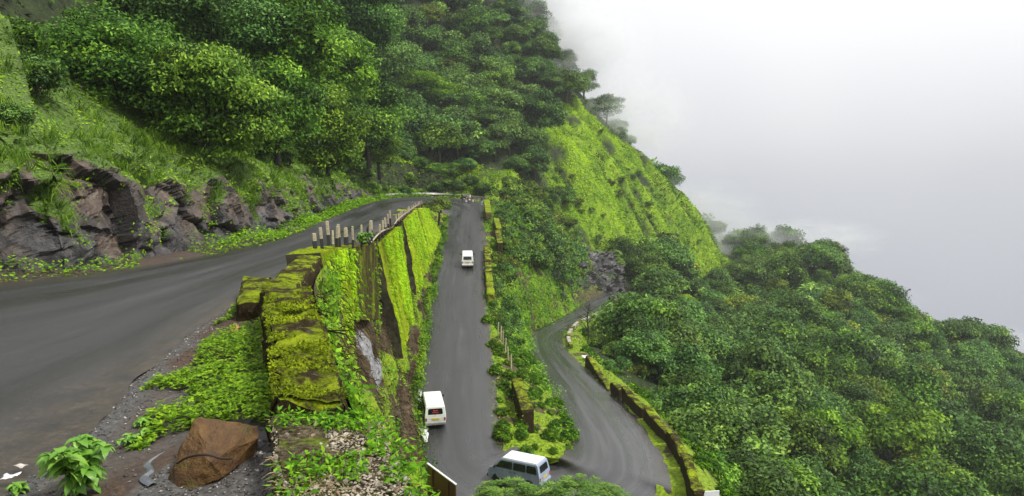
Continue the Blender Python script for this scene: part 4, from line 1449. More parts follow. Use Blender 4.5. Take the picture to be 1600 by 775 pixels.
crown_at(520, 105, 90, broad, 1.3, "drooping_tree", "light green drooping tree high above the wet grey rock", group=CLG)
crown_at(428, 165, 59, broad_mid, (.95, .95, 1.05), "drooping_tree", "drooping tree with dark limbs hanging right over the brown rock face", group=CLG)
crown_at(508, 212, 79, broad, (1.05, 1.05, 1.2), "drooping_tree", "yellow-green drooping tree whose leaves hang lowest over the rock face", group=CLG)
crown_at(575, 175, 122, broad_mid, 1.6, "drooping_tree", "drooping tree at the end of the rock face, toward the hairpin", group=CLG)
crown_at(592, 228, 126, broad, 1.0, "drooping_tree", "small light drooping tree hanging low over the last of the cliff", group=CLG)
crown_at(560, 20, 118, dark_near, 1.7, "dark_tree", "dark tree standing high behind the light drooping tree", group=CLG)
crown_at(600, 95, 170, dark_near, 1.8, "dark_tree", "dark tree just uphill of the bright tiered tree", group=CLG)

# bright tree with flat tiers
r = np.random.default_rng(77)
PP, NN, TT, CC = [], [], [], []
for k in range(17):
    t = (k % 13) / 12
    c = np.array([-3.6 + 7.4 * t + r.normal(0, .5), r.normal(0, 1.3), 2.1 - 3.4 * t + r.normal(0, .35) - (2.0 if k > 12 else 0)])
    CC.append((c, 1))
    n = 420
    q = r.normal(0, 1, (n, 3)) * np.array([.85, .85, .12])
    PP.append(c + q)
    NN.append(np.tile([0, 0, 1.0], (n, 1)))
    TT.append(np.clip(r.normal(.62, .16, n), 0, 1))
PP, NN, TT = np.vstack(PP) + np.array([0, 0, 3.2]), np.vstack(NN), np.concatenate(TT)
tier = dict(crown=leaf_mesh("crown", PP, NN, .26 * r.uniform(.7, 1.3, len(PP)), TT, LEAF["bright"], aspect=.5, jitter=.3), trunk=trunk_mesh("trunk", CC, 3.2, 5, .10, 78, MAT["wet_bark"], 17), rx=4.5, zc=3.2, kind="light")
crown_at(655, 120, 183, tier, (2.15, 2.15, 2.3), "tiered_tree", "bright yellow-green tree with flat leafy tiers against the dark forest", rz=0.0)

# lone trees on the crest
lone = tree_proto(3.5, 3.0, 3.4, 30, 105, .38, "deep", 601, flat=.6, low=-.5, spread=.85)
lone2 = tree_proto(3.0, 2.8, 2.4, 22, 120, .38, "deep", 602, flat=.65, low=-.5, spread=.8)
def crest_tree(px, py, Y, proto, scale, label):
    p = on_ground(px, py, Y)
    NAMED.append((p, proto["rx"] * scale))
    return place_tree("crest_tree", proto, p - np.array([0, 0, .4]), label, "tree", "lone trees standing out on the crests", scale)
crest_tree(948, 150, 246, lone, 1.6, "open-branched tree standing clear on the misty crest above the grass face")
crest_tree(968, 205, 242, lone2, 1.0, "small dark tree on the crest just below the open-branched one")
crest_tree(1537, 560, 199, lone, 1.15, "single tree rising above the far wooded crest line")
NAMED.append((at(955, 175, 240), 9))

# shrub at the hairpin, sapling in the forest
shrub = tree_proto(2.2, 1.3, 1.0, 26, 150, .22, "olive", 610, aspect=.35, low=-.4, spread=.7)
p = at(686, 338, 106)
place_tree("hairpin_shrub", shrub, p - np.array([0, 0, .2]), "feathery olive shrub growing on the wall at the inside of the hairpin", "shrub", None, 1.15)
sap = tree_proto(1.6, 1.2, 2.4, 10, 70, .32, "light", 611, aspect=.45, flat=.4, low=-.1, spread=.8)
p = at(1122, 722, 58)
crown_at(1125, 700, 58, sap, 1.0, "sapling", "bright green sapling in the dark forest edge below the stepped parapet")
# bare tree on the lower bend
r = np.random.default_rng(5)
parts = [(resample([(0, 0, -1.2), (.1, 0, 1.6), (-.1, .1, 3.4), (.25, 0, 5.6)], 10), np.linspace(.16, .03, 10), 7)]
for k in range(20):
    z = r.uniform(1.2, 5.2)
    a = r.uniform(0, 6.28)
    L_b = (6.2 - z) * r.uniform(.3, .55)
    s = np.array([0, 0, z])
    e = s + np.array([math.cos(a) * L_b, math.sin(a) * L_b, L_b * r.uniform(.5, 1.0)])
    parts.append((resample([s, (s + e) / 2 + r.normal(0, .12, 3), e], 5), np.linspace(.05, .012, 5), 5))
    for j in range(3):
        s2 = s + (e - s) * r.uniform(.3, .9)
        e2 = s2 + (e - s) * .4 + r.normal(0, .3, 3)
        parts.append((np.array([s2, (s2 + e2) / 2 + r.normal(0, .05, 3), e2]), np.array([.022, .015, .008]), 4))
p = at(918, 533, 103)
obj("bare_tree", tubes("bare_tree", parts, MAT["wet_bark"]), None, p, label="leafless dark tree beside the low kerb wall of the lower bend", cat="tree")

# feathery trees rising from the bank into the bottom of the picture
def feather_proto(rx, rz, ht, n, seed, matk="olive"):
    r = np.random.default_rng(seed)
    P, N, D, S_, T, CC = [], [], [], [], [], []
    for k in range(n):
        d = unit(r.normal(0, 1, 3)[None])[0]
        d[2] = abs(d[2]) * .9 - .1
        c = d * np.array([rx, rx, rz]) * r.uniform(.35, .95)
        if k < 14: CC.append((c, 1))
        a = math.atan2(d[1], d[0]) + r.normal(0, .8)
        out = np.array([math.cos(a), math.sin(a), .15])
        L = r.uniform(.75, 1.15)
        tv = np.clip(r.normal(.5, .2), 0, 1)
        for t in np.linspace(.1, 1, 13):
            pos = c + out * L * t + np.array([0, 0, -.55 * L * t * t])
            sd = np.array([-out[1], out[0], 0])
            for s in (-1, 1):
                P.append(pos)
                N.append((0, 0, 1.0))
                D.append(sd * s * .9 + out * .55 + np.array([0, 0, -.35]))
                S_.append(.30 * (1 - .55 * abs(t - .45)))
                T.append(tv + r.normal(0, .1))
    zc = ht
    P = np.array(P) + np.array([0, 0, zc])
    V, Fc = leaf_tris(P, np.array(N), np.array(S_), .27, .1, np.array(D), 0, .15, r)
    cm = mesh_data("crown", V, Fc, LEAF[matk], False, {"tint": np.repeat(np.clip(T, 0, 1), 4)})
    return dict(crown=cm, trunk=trunk_mesh("trunk", CC, zc, ht, .13, seed, MAT["bark"], 14), rx=rx, zc=zc, kind=matk)
LEAF["feather"] = leaf_mat("feathery_leaves", (.030, .080, .012), (.105, .220, .030), (.24, .38, .06), .28, .06, .45)
f1 = feather_proto(1.75, 1.2, 4.6, 190, 31, "feather")
f2 = feather_proto(1.85, 1.1, 4.6, 190, 32, "feather")
FG = "feathery trees below the wall at the lower bend"
crown_at(798, 786, 32.5, f1, 1.0, "feathery_tree", "feathery-leaved treetop hiding the wheels of the turning blue-grey van", group=FG, keep=False)
crown_at(906, 780, 32.0, f2, 1.0, "feathery_tree", "feathery-leaved treetop over the asphalt of the bend, behind the turning van", group=FG, keep=False)

# ---- the forest --------------------------------------------------------------------
sp = 5.8
fx = np.arange(-110, 235, sp)
fy = np.arange(20, 300, sp)
FXX, FYY = np.meshgrid(fx, fy, indexing='ij')
cand = np.column_stack([FXX.ravel(), FYY.ravel()]) + rng.uniform(-1.7, 1.7, (FXX.size, 2))
cz = ground_z(cand)
cand3 = np.column_stack([cand, cz])
gm = grass_mask(cand)
roadpts = ROAD[::6, ::4].reshape(-1, 3)
keep = np.ones(len(cand), bool)
for k in range(0, len(cand), 2000):
    d2 = ((cand[k:k + 2000, None, :] - roadpts[None, :, :2]) ** 2).sum(2)
    keep[k:k + 2000] &= np.sqrt(d2.min(1)) > 5.6
keep &= gm < .45
# not on the cliff, the bank or the strip between the roads
for patch, mrg in ((CLIFF, 2.5), (BANK, 1.0), (ISLAND, .5)):
    pts = patch.G[::8, ::6].reshape(-1, 3)
    for k in range(0, len(cand), 2000):
        d2 = ((cand[k:k + 2000, None, :] - pts[None, :, :2]) ** 2).sum(2)
        keep[k:k + 2000] &= np.sqrt(d2.min(1)) > mrg
keep &= ~((cand[:, 0] > -14) & (cand[:, 0] < 14) & (cand[:, 1] < 52))
keep &= ~((cand[:, 1] < 34) & (cand[:, 0] > -9))
for base, rr in NAMED:
    keep &= ((cand - base[:2]) ** 2).sum(1) > (rr * .45) ** 2
# sight line to the lowest road stays open along its outer edge
cpx, cpy, cdp = project(cand3 + np.array([0, 0, 6.5]))
edge_px, edge_py, edge_d = project(EDGE_B[sec(27):sec(41)])
for i in range(len(edge_px)):
    keep &= ~((np.abs(cpx - edge_px[i]) < 4.6 / np.maximum(cdp, 5) * F) & (cdp < edge_d[i] + 2) & (cpy < edge_py[i] + 4) & (cand[:, 0] > 3))
bend = EDGE_B[sec(32):sec(40.5):5, :2]
keep &= (((cand[:, None, :] - bend[None]) ** 2).sum(2).min(1) > 9.0 ** 2) | (cand[:, 0] < 0)
bp, bq, bd = project(cand3)
keep &= (bp > -260) & (bp < 1860) & (bq > -230) & (bq < 1050) & (bd > 15)
T3 = cand3[keep]
nT = len(T3)
t_scale = (.72 + .75 * rng.random(nT) ** 1.7) * np.where(T3[:, 0] > 12, 1.20, 1.22)
t_scale = np.where((T3[:, 1] < 80) & (T3[:, 0] > 0), np.minimum(t_scale, .95), t_scale)
t_kind = rng.integers(0, len(FOREST), nT)
low_n = fbm(T3, 28, 2, 91)
t_kind = np.where((low_n > .56) & (rng.random(nT) < .6), rng.choice([2, 3, 7], nT), t_kind)
t_kind = np.where((low_n < .44) & (rng.random(nT) < .6), rng.choice([0, 1, 6], nT), t_kind)
t_kind = np.where((t_kind == 8) | (t_kind == 10), np.where(rng.random(nT) < .5, t_kind, 3), t_kind)
t_kind = np.where(np.isin(t_kind, (4, 5, 9)) & (T3[:, 0] > 12) & (rng.random(nT) < .6), rng.choice([0, 1, 6], nT), t_kind)
up_hill = (T3[:, 1] > 150) & (T3[:, 0] < 30)
t_kind = np.where(up_hill & (rng.random(nT) < .55), rng.choice([0, 1, 6], nT), t_kind)
# which of them does the view show? (a coarse depth buffer over ground, cliff and crowns)
BW, BH, cell = 400, 194, 4.0
buf = np.full((BW, BH), 1e9)
def splat(P, bias=0.0):
    x, y, d = project(P)
    i, j = (x / cell).astype(int), (y / cell).astype(int)
    ok = (i >= 0) & (i < BW) & (j >= 0) & (j < BH) & (d > 1)
    np.minimum.at(buf, (i[ok], j[ok]), d[ok] + bias)
    return i, j, d, ok
gp_ = np.column_stack([XY, ZG.ravel()])
for dx in (-.37, 0, .37):
    for dy in (-.37, 0, .37):
        q_ = XY[::1] + np.array([dx, dy]) * 1.1
        splat(np.column_stack([q_, ground_z(q_)]), 1.5)
for patch in (CLIFF, BANK, ISLAND, SHOULDER): splat(patch.G.reshape(-1, 3), .5)
owner = np.full((BW, BH), -1)
depth_o = buf.copy()
rx_ = np.array([FOREST[k]["rx"] for k in t_kind]) * t_scale * .9
zc_ = np.array([FOREST[k]["zc"] for k in t_kind]) * t_scale
ux, uy, ud = project(T3 + np.column_stack([0 * zc_, 0 * zc_, zc_]))
for k in np.argsort(ud):
    rp = rx_[k] / ud[k] * F / cell
    i0, i1 = max(0, int((ux[k] / cell) - rp)), min(BW - 1, int((ux[k] / cell) + rp))
    j0, j1 = max(0, int((uy[k] / cell) - rp)), min(BH - 1, int((uy[k] / cell) + rp))
    if i1 < i0 or j1 < j0: continue
    ii, jj = np.mgrid[i0:i1 + 1, j0:j1 + 1]
    inside = (ii + .5 - ux[k] / cell) ** 2 + (jj + .5 - uy[k] / cell) ** 2 <= rp * rp + .3
    dd_ = ud[k] - rx_[k] * .5
    win = inside & (dd_ < depth_o[ii, jj])
    depth_o[ii[win], jj[win]] = dd_
    owner[ii[win], jj[win]] = k
seen = np.bincount(owner[owner >= 0], minlength=nT)
order = np.argsort(-seen)
N_IND = 268
single = [k for k in order[:N_IND] if seen[k] > 2]
rest = [k for k in range(nT) if k not in set(single)]
colour = {"light": "light green", "deep": "dark green", "mid": "fresh green", "olive": "olive green"}
CREST_XY = np.array([at(*c_)[:2] for c_ in list(sky_line) + list(crest)])
def zone(p):
    if np.min(np.linalg.norm(CREST_XY - p[None, :2], axis=1)) < 8: return "on the misty crest line of the hill" if p[2] > -25 else "on the crest line of the far wooded spur"
    if 0 < grass_mask(p[None, :2] + np.array([[3.5, 0]]))[0] or 0 < grass_mask(p[None, :2] - np.array([[3.5, 0]]))[0]: return "at the edge of the bright grass face"
    if np.min(np.linalg.norm(EDGE_B[sec(27):sec(41), :2] - p[None, :2], axis=1)) < 13 and p[0] > 3: return "close beside the lowest road, behind its parapet"
    if p[0] < 25 and p[1] > 140 and p[2] > 25: return "high in the forest behind the hairpin"
    if p[0] < 25 and p[1] > 140 and p[2] > -12: return "in the forest just behind the hairpin"
    if p[0] < -10: return "in the forest above the cliff and upper road"
    if p[2] < -30 and p[1] < 120: return "in the forest just below the stepped parapet"
    return "in the upper forest on the far spur" if p[1] > 165 else "halfway up the forest beyond the lowest road"
for k in single:
    fr = FOREST[t_kind[k]]
    z_ = zone(T3[k])
    size_ = 'broad ' if t_scale[k] > 1.28 else ('small ' if t_scale[k] < .76 else '')
    nm = colour[fr["kind"]]
    s = t_scale[k]
    place_tree("forest_tree", fr, T3[k] - np.array([0, 0, .3]), f"{size_}{nm} round-crowned tree {z_}", "tree", f"{size_}{nm} trees {z_}", (s, s, s * rng.uniform(.85, 1.2)), tilt=.06)
print("forest candidates", nT, "singles", len(single), "rest", len(rest), "unseen", int((seen == 0).sum()))
# the rest of the wood, further off and mostly hidden, as one mass
Vs, Fs, Ts, o_ = {}, {}, {}, {}
for mk in ("deep", "mid", "olive"):
    Vs[mk], Fs[mk], Ts[mk], o_[mk] = [], [], [], 0
vis_rest = []
for k in rest:
    if seen[k] == 0:
        i, j = int(ux[k] / cell), int(uy[k] / cell)
        if not (0 <= i < BW and 0 <= j < BH):
            if not (-30 < i < BW + 30 and -20 < j < BH + 20): continue
        elif ud[k] > depth_o[i, j] + 14: continue
    vis_rest.append(k)
for k in vis_rest:
    mk, P, N, T = LOWLOD[{"deep": 0, "mid": 1, "olive": 2, "light": 1}[FOREST[t_kind[k]]["kind"]]]
    a = rng.uniform(0, 6.28)
    R_ = np.array([[math.cos(a), -math.sin(a), 0], [math.sin(a), math.cos(a), 0], [0, 0, 1]])
    V, Fc = leaf_tris((P * t_scale[k]) @ R_.T + T3[k], N @ R_.T, .78 * t_scale[k] * rng.uniform(.7, 1.3, len(P)), .6)
    Vs[mk].append(V)
    Fs[mk].append(Fc + o_[mk])
    Ts[mk].append(np.repeat(np.clip(T + rng.normal(0, .12), 0, 1), 4))
    o_[mk] += len(V)
allV, allF, allT, idx, off = [], [], [], [], 0
for n_m, mk in enumerate(("deep", "mid", "olive")):
    if not Vs[mk]: continue
    allV += Vs[mk]
    allF.append(np.vstack(Fs[mk]) + off)
    allT += Ts[mk]
    idx.append(np.full(len(allF[-1]), n_m))
    off += o_[mk]
stuff("forest", mesh_data("forest", np.vstack(allV), np.vstack(allF), [LEAF["deep"], LEAF["mid"], LEAF["olive"]], False, {"tint": np.concatenate(allT)}, np.concatenate(idx)))
print("forest mass trees", len(vis_rest), "tris", sum(len(f) for f in allF))

# ---- shrubs on the slope between the roads and on the open hill ---------------------------
SHR = [tree_proto(1.7, 1.3, .5, 16, 150, .22, "mid", 701, low=-.2), tree_proto(1.9, 1.5, .6, 18, 150, .22, "deep", 702, low=-.2), tree_proto(1.6, 1.1, .5, 16, 150, .22, "olive", 703, low=-.2)]
cnt = 0
uu = rng.random(600)
vv_ = rng.uniform(.10, .88, 600)
pos, nr = ISLAND.sample(uu * .80, vv_)
used = []
for k in range(600):
    p = pos[k]
    if p[1] < 66 and rng.random() < .85: continue
    if np.min(np.linalg.norm(EDGE_A[sec(27):sec(41):4, :2] - p[None, :2], axis=1)) < 2.3: continue
    if any(np.linalg.norm(p - q_) < 1.9 for q_ in used): continue
    x_, y_, d_ = project(p + np.array([0, 0, 1.2]))
    used.append(p)
    t = int(rng.choice([0, 0, 1, 1, 2]))
    nm = ("fresh green", "dark green", "olive")[t]
    s = rng.uniform(.7, 1.3) * (.6 if vv_[k] < .25 else 1) * (.6 if p[1] < 66 else np.interp(p[1], [66, 95, 130], [.85, 1.25, 1.5]))
    place_tree("slope_shrub", SHR[t], p - np.array([0, 0, .2]), f"{nm} shrub on the slope between the ramp and the lowest road", "shrub", f"{nm} shrubs between the two roads", s, tilt=.2)
    if len(used) > 150: break
# scrub outside the kerb wall of the lower bend
used = []
for k in range(700):
    kk = int(rng.uniform(sec(30), sec(40.5)))
    q_ = EDGE_B[kk, :2] + np.array([rng.uniform(2.2, 13), rng.uniform(-5, 5)])
    dmin = np.min(np.linalg.norm(EDGE_B[sec(25):sec(41):4, :2] - q_[None], axis=1))
    if dmin < 2.6 or any(np.linalg.norm(q_ - w_[:2]) < 1.9 for w_ in used): continue
    zo = OUTER.G.reshape(-1, 3)
    dj = ((zo[:, :2] - q_[None]) ** 2).sum(1)
    z = max(ground_z(q_[None])[0], zo[dj.argmin(), 2] if dj.min() < .6 else -999)
    p = np.array([q_[0], q_[1], z])
    used.append(p)
    t = int(rng.choice([0, 0, 1, 2]))
    nm = ("fresh green", "dark green", "olive")[t]
    place_tree("slope_shrub", SHR[t], p - np.array([0, 0, .25]), f"{nm} shrub on the drop outside the lowest road", "shrub", f"{nm} shrubs outside the lowest road", rng.uniform(.6, 1.1) * (.65 if dmin < 4.5 else 1.15), tilt=.2)
    if len(used) > 70: break
# dark bushes and scrub on the grass face
gpts = GRASS_A
used = []
bx = np.array([p[0] for p in gpts])
by = np.array([p[1] for p in gpts])
for k in range(2600):
    q_ = np.array([[rng.uniform(bx.min(), bx.max()), rng.uniform(by.min(), by.max())]])
    if grass_mask(q_)[0] < .6: continue
    clus = fbm(q_, 16, 3, 95)[0]
    z = ground_z(q_)[0]
    x_, y_, _ = project(np.array([[q_[0, 0], q_[0, 1], z]]))
    lowpart = (x_[0] < 905) and (y_[0] > 300)
    ri_ = RILL[int((q_[0, 0] - GX[0]) / 1.1), int((q_[0, 1] - GY[0]) / 1.1)]
    if not lowpart and (clus < .50 or ri_ > -.03): continue
    p = np.array([q_[0, 0], q_[0, 1], z - .3])
    if any(np.linalg.norm(p - w_) < (2.2 if lowpart else 2.2) for w_ in used): continue
    used.append(p)
    t = int(rng.choice([0, 1, 2, 2]))
    nm = ("fresh green", "dark green", "olive")[t]
    place_tree("hill_bush", SHR[t], p, f"low {nm} bush on the bright grass face of the hill", "bush", f"{nm} bushes on the grass face", rng.uniform(.8, 1.5) * (1.45 if lowpart else .7), tilt=.3)
    if len(used) > 120: break

# ================================================================== GROUND COVER (nobody could count it)
def cover(name, P, N, size, tint, mat, **kw): return stuff(name, leaf_mesh(name, P, N, size, tint, mat, **kw))
# grass on the hill face, hanging downhill
n = 120000
q_ = np.column_stack([rng.uniform(bx.min() - 5, bx.max() + 40, n), rng.uniform(by.min() - 20, by.max() + 5, n)])
mk_ = grass_mask(q_) * smoothstep(.26, .42, fbm(np.column_stack([q_, ground_z(q_)]), 6.0, 4, 77))
q_ = q_[rng.random(n) < mk_]
P = np.column_stack([q_, ground_z(q_)])
e_ = 1.0
gxv = (ground_z(q_ + np.array([e_, 0])) - ground_z(q_ - np.array([e_, 0]))) / 2
gyv = (ground_z(q_ + np.array([0, e_])) - ground_z(q_ - np.array([0, e_]))) / 2
down = unit(np.column_stack([-gxv, -gyv, np.zeros(len(q_))]))
nrm = unit(np.column_stack([-gxv, -gyv, np.ones(len(q_))]))
_i = np.clip(((P[:, 0] - GX[0]) / 1.1).round().astype(int), 0, len(GX) - 1)
_j = np.clip(((P[:, 1] - GY[0]) / 1.1).round().astype(int), 0, len(GY) - 1)
rl = RILL[_i, _j]
patchy = fbm(P * np.array([1, 1, .4]), 6.0, 3, 97) * .6 + .2 + rl * .5
tint = .50 + (patchy - .5) * 3.6 + rng.normal(0, .13, len(P))
stuff("hill_grass", blade_mesh("hill_grass", P, nrm * .75 + down * .6 + rng.normal(0, .3, P.shape), rng.uniform(.5, 1.15, len(P)), rng.uniform(.16, .34, len(P)), tint, LEAF["grass"], 1.1))
n = 26000
P, N = Patch(np.column_stack([XY, ZG.ravel()]).reshape(*XX.shape, 3)[110:260:1, 90:300:1]).random(n)
ok = (grass_mask(P[:, :2]) < .6)
P, N = P[ok], N[ok]
cover("forest_undergrowth", P + N * .3, N + np.array([0, 0, .5]), rng.uniform(.4, .8, len(P)), rng.normal(.35, .2, len(P)), LEAF["mid"])

# slope above the cliff: low leafy plants, hanging grass
P, N = CLIFF.random(62000, "veg")
tn = .45 + (fbm(P, 1.6, 4, 98) - .5) * 2.8 + rng.normal(0, .14, len(P))
dpt = np.clip(P[:, 1] / 60, .5, 1.6)
cover("slope_plants", P + N * .05, N + np.array([.1, -.2, .5]), rng.uniform(.09, .19, len(P)) * (.7 + .6 * dpt), tn - .02, LEAF["bright"], aspect=.6)
P, N = CLIFF.random(9000, "slope")
ok = fbm(P, 1.8, 3, 99) > .52
P, N = P[ok], N[ok]
cover("slope_herbs", P + N * rng.uniform(.1, .45, (len(P), 1)), N + np.array([0, 0, .7]), rng.uniform(.16, .34, len(P)), rng.normal(.42, .2, len(P)), LEAF["mid"], aspect=.5)
ntuft = 3400
P, N = CLIFF.random(ntuft, "veg")
ok = (fbm(P, 2.2, 3, 100) > .47)
P, N = P[ok], N[ok]
nb = 22
Pb = np.repeat(P, nb, 0) + rng.normal(0, .10, (len(P) * nb, 3))
Nb_ = np.repeat(N, nb, 0)
Db = Nb_ * .9 + np.array([0, 0, .35]) + rng.normal(0, .35, Pb.shape)
tb = np.repeat(rng.normal(.42, .18, len(P)), nb) + rng.normal(0, .1, len(Pb))
stuff("hanging_grass", blade_mesh("hanging_grass", Pb, Db, rng.uniform(.45, .95, len(Pb)), rng.uniform(.018, .035, len(Pb)), tb, LEAF["light"], 2.2))
# bushes and low growth under the trees above the cliff
bush_protos = [tree_proto(1.5, 1.2, .4, 18, 230, .19, "mid", 711, aspect=.45, low=-.4), tree_proto(1.6, 1.1, .4, 18, 230, .19, "light", 712, aspect=.45, low=-.4), tree_proto(1.7, 1.4, .5, 20, 230, .19, "deep", 713, aspect=.5, low=-.4)]
blist = []
for k in range(700):
    u_s = rng.uniform(.22, .985) if k % 3 else rng.uniform(.84, .99)
    q_ = CLIFF.sample(np.array([u_s]), np.array([rng.uniform(np.interp(u_s, [.3, .7, .85, .9, 1], [.50, .45, .25, .1, .1]), 1.0)]))[0][0]
    x_, y_, d_ = project(q_)
    if x_[0] < 215 or any(np.linalg.norm(q_ - w_) < 2.1 for w_ in blist): continue
    q_ = np.array([q_[0], q_[1], max(q_[2], ground_z(q_[None, :2])[0])])
    blist.append(q_)
    t = int(rng.choice([0, 0, 1, 2, 2]))
    nm = ("fresh green", "light green", "dark green")[t]
    place_tree("slope_bush", bush_protos[t], q_ - np.array([0, 0, .25]), f"{nm} bush under the trees at the top of the rock face", "bush", f"{nm} bushes at the top of the rock face", rng.uniform(.75, 1.35), tilt=.3)
    if len(blist) > 150: break
crown_at(40, 128, 31, bush_protos[2], .95, "slope_bush", "dark broad-leaved bush on the bright grass slope near the picture edge", "bush", keep=False)
crown_at(12, 62, 36, bush_protos[0], 1.2, "slope_bush", "fresh green bush at the upper edge of the open grass slope", "bush", keep=False)
crown_at(-6, 100, 34, bush_protos[1], 1.1, "slope_bush", "light green bush at the picture edge above the dark broad-leaved one", "bush", keep=False)
crown_at(12, 190, 27, bush_protos[2], .55, "slope_bush", "small dark bush above the brown rocks near the picture edge", "bush", keep=False)
for _ in range(1):
    n = 60000
    hx = np.column_stack([rng.uniform(-75, 0, n), rng.uniform(10, 175, n)])
    okh = ((hx[:, None, :] - CLIFF.G[::12, -1, :2][None]) ** 2).sum(2).min(1) < 32 ** 2
    okh &= ((hx[:, None, :] - FOOT[::12, :2][None]) ** 2).sum(2).min(1) > np.where(hx[:, 1] > 112, 1.0, 6.0) ** 2
    roadn = ((hx[:, None, :] - ROAD[::14, ::6, :2].reshape(-1, 2)[None]) ** 2).sum(2).min(1) > 3.2 ** 2
    hx = hx[okh & roadn]
    Ph = np.column_stack([hx, ground_z(hx)])
    cover("hillside_growth", Ph + np.column_stack([0 * hx, rng.uniform(.1, .7, len(hx))]), np.tile([.2, -.2, 1.0], (len(hx), 1)), rng.uniform(.25, .5, len(hx)), .42 + (fbm(Ph, 4, 3, 120) - .5) * 1.3 + rng.normal(0, .15, len(hx)), LEAF["mid"], aspect=.5)
# verge along the cliff foot
P, N = VERGE.random(60000)
den = fbm(P, 3.0, 3, 101)
vpx, vpy, vd = project(P)
bias = np.interp(vpx, [0, 180, 235, 275, 300, 440, 452, 560, 640], [.06, .06, -.12, -.05, .14, .14, 0, .10, .06])
ok = den + bias > .46
P, N, den = P[ok], N[ok], den[ok]
hgt = rng.random(len(P)) ** 1.4 * np.clip((den - .40) * 3.4, .05, .7)
cover("verge_plants", P + np.column_stack([0 * hgt, 0 * hgt, hgt]), N + np.array([0, 0, .6]), rng.uniform(.12, .24, len(P)) * np.clip(P[:, 1] / 45, .7, 1.8), rng.normal(.66, .2, len(P)), LEAF["bright"], aspect=.55)

# shoulder in front: patches of small leaved weeds
P, N = SHOULDER.random(90000)
ok = (P[:, 1] > 5.5) & (P[:, 1] < 26)
P, N = P[ok], N[ok]
spx, spy, sd_ = project(P)
wgt = fbm(P, 1.5, 4, 102)
lw = np.interp(P[:, 1], L_[:, 1], L_[:, 0])
rw = np.interp(P[:, 1], WALLX[:, 1], WALLX[:, 0])
across = (P[:, 0] - lw) / (rw - lw)
bias = np.interp(across, [0, .14, .30, .6, 1], [-.6, -.06, .10, .22, .26]) + np.interp(P[:, 1], [6.5, 7.6, 8.6, 10.0, 13.8, 15.0], [-.16, -.12, -.02, .07, .07, -.06])
jit = (fbm(P, .5, 3, 150) - .5) * .9
bias = bias - .5 * ((P[:, 1] + jit < 8.5) & (P[:, 0] > -4.1)) - .4 * (np.hypot((P[:, 0] + 5.0) / .75, (P[:, 1] - 9.7) / .75) + jit < .95) - .3 * (np.hypot((P[:, 0] + 5.9) / .8, (P[:, 1] - 14.9) / 1.0) + jit < .9)
ok = wgt + bias > .485
P, N, wgt = P[ok], N[ok], (wgt + bias)[ok]
k_ = 5
hgt = rng.uniform(.02, .15, len(P)) * np.clip((wgt - .50) * 9, .35, 1.3)
stem = P + np.column_stack([rng.normal(0, .015, len(P)), rng.normal(0, .015, len(P)), hgt])
Pk = np.repeat(stem, k_, 0)
ang_ = rng.uniform(0, 6.28, len(Pk))
Dk = np.column_stack([np.cos(ang_), np.sin(ang_), rng.uniform(-.1, .5, len(Pk))])
tk_ = np.repeat(rng.normal(.55, .18, len(P)), k_) + rng.normal(0, .10, len(Pk))
sel = rng.random(len(Pk)) < np.clip(9.5 / np.repeat(P[:, 1], k_), .35, 1)
cover("roadside_weeds", Pk[sel], np.tile([0, 0, 1.0], (sel.sum(), 1)), rng.uniform(.035, .085, sel.sum()), tk_[sel], LEAF["bright"], aspect=.48, D=Dk[sel], jitter=.25)
# gravel along the asphalt edge and by the wall end
def pebbles(name, P, size, mat, r=rng):
    n = len(P)
    base = np.array([(0, 0, 1), (1, 0, 0), (-.2, .9, .1), (-.9, -.2, 0), (.2, -1, .1), (0, 0, -.6)], float)
    Fp = np.array([(0, 1, 2), (0, 2, 3), (0, 3, 4), (0, 4, 1), (5, 2, 1), (5, 3, 2), (5, 4, 3), (5, 1, 4)])
    V = base[None] * r.uniform(.55, 1.25, (n, 6, 1)) * np.asarray(size)[:, None, None]
    V = V + r.normal(0, .12, V.shape) * np.asarray(size)[:, None, None]
    a = r.uniform(0, 6.28, n)
    c, s = np.cos(a)[:, None], np.sin(a)[:, None]
    V = np.stack([V[..., 0] * c - V[..., 1] * s, V[..., 0] * s + V[..., 1] * c, V[..., 2] * .7], 2) + P[:, None]
    Fa = (np.arange(n)[:, None, None] * 6 + Fp[None]).reshape(-1, 3)
    return stuff(name, mesh_data(name, V.reshape(-1, 3), Fa, mat, False, {"tint": np.repeat(r.random(n), 6)}))
def pebble_mat():
    M = Mat("road_gravel")
    t = M.attr("tint").outputs["Fac"]
    c = M.ramp(t, [(0, (.018, .017, .017)), (.6, (.065, .060, .056)), (.86, (.14, .13, .12)), (1, (.42, .38, .33))])
    return M.set(c, .5)
MAT["gravel"] = pebble_mat()
P, N = SHOULDER.random(60000)
lw = np.interp(P[:, 1], L_[:, 1], L_[:, 0])
rw = np.interp(P[:, 1], WALLX[:, 1], WALLX[:, 0])
across = (P[:, 0] - lw) / (rw - lw)
ok = (P[:, 1] > 5) & (P[:, 1] < 22) & ((rng.random(len(P)) < np.interp(across, [-.2, -.05, .1, .3, 1], [.1, .5, .4, .06, .03])) | ((P[:, 1] < 8.2) & (P[:, 0] > -3.6)))
P = P[ok]
pebbles("gravel", P + np.array([0, 0, .006]), rng.uniform(.008, .026, len(P)), MAT["gravel"])

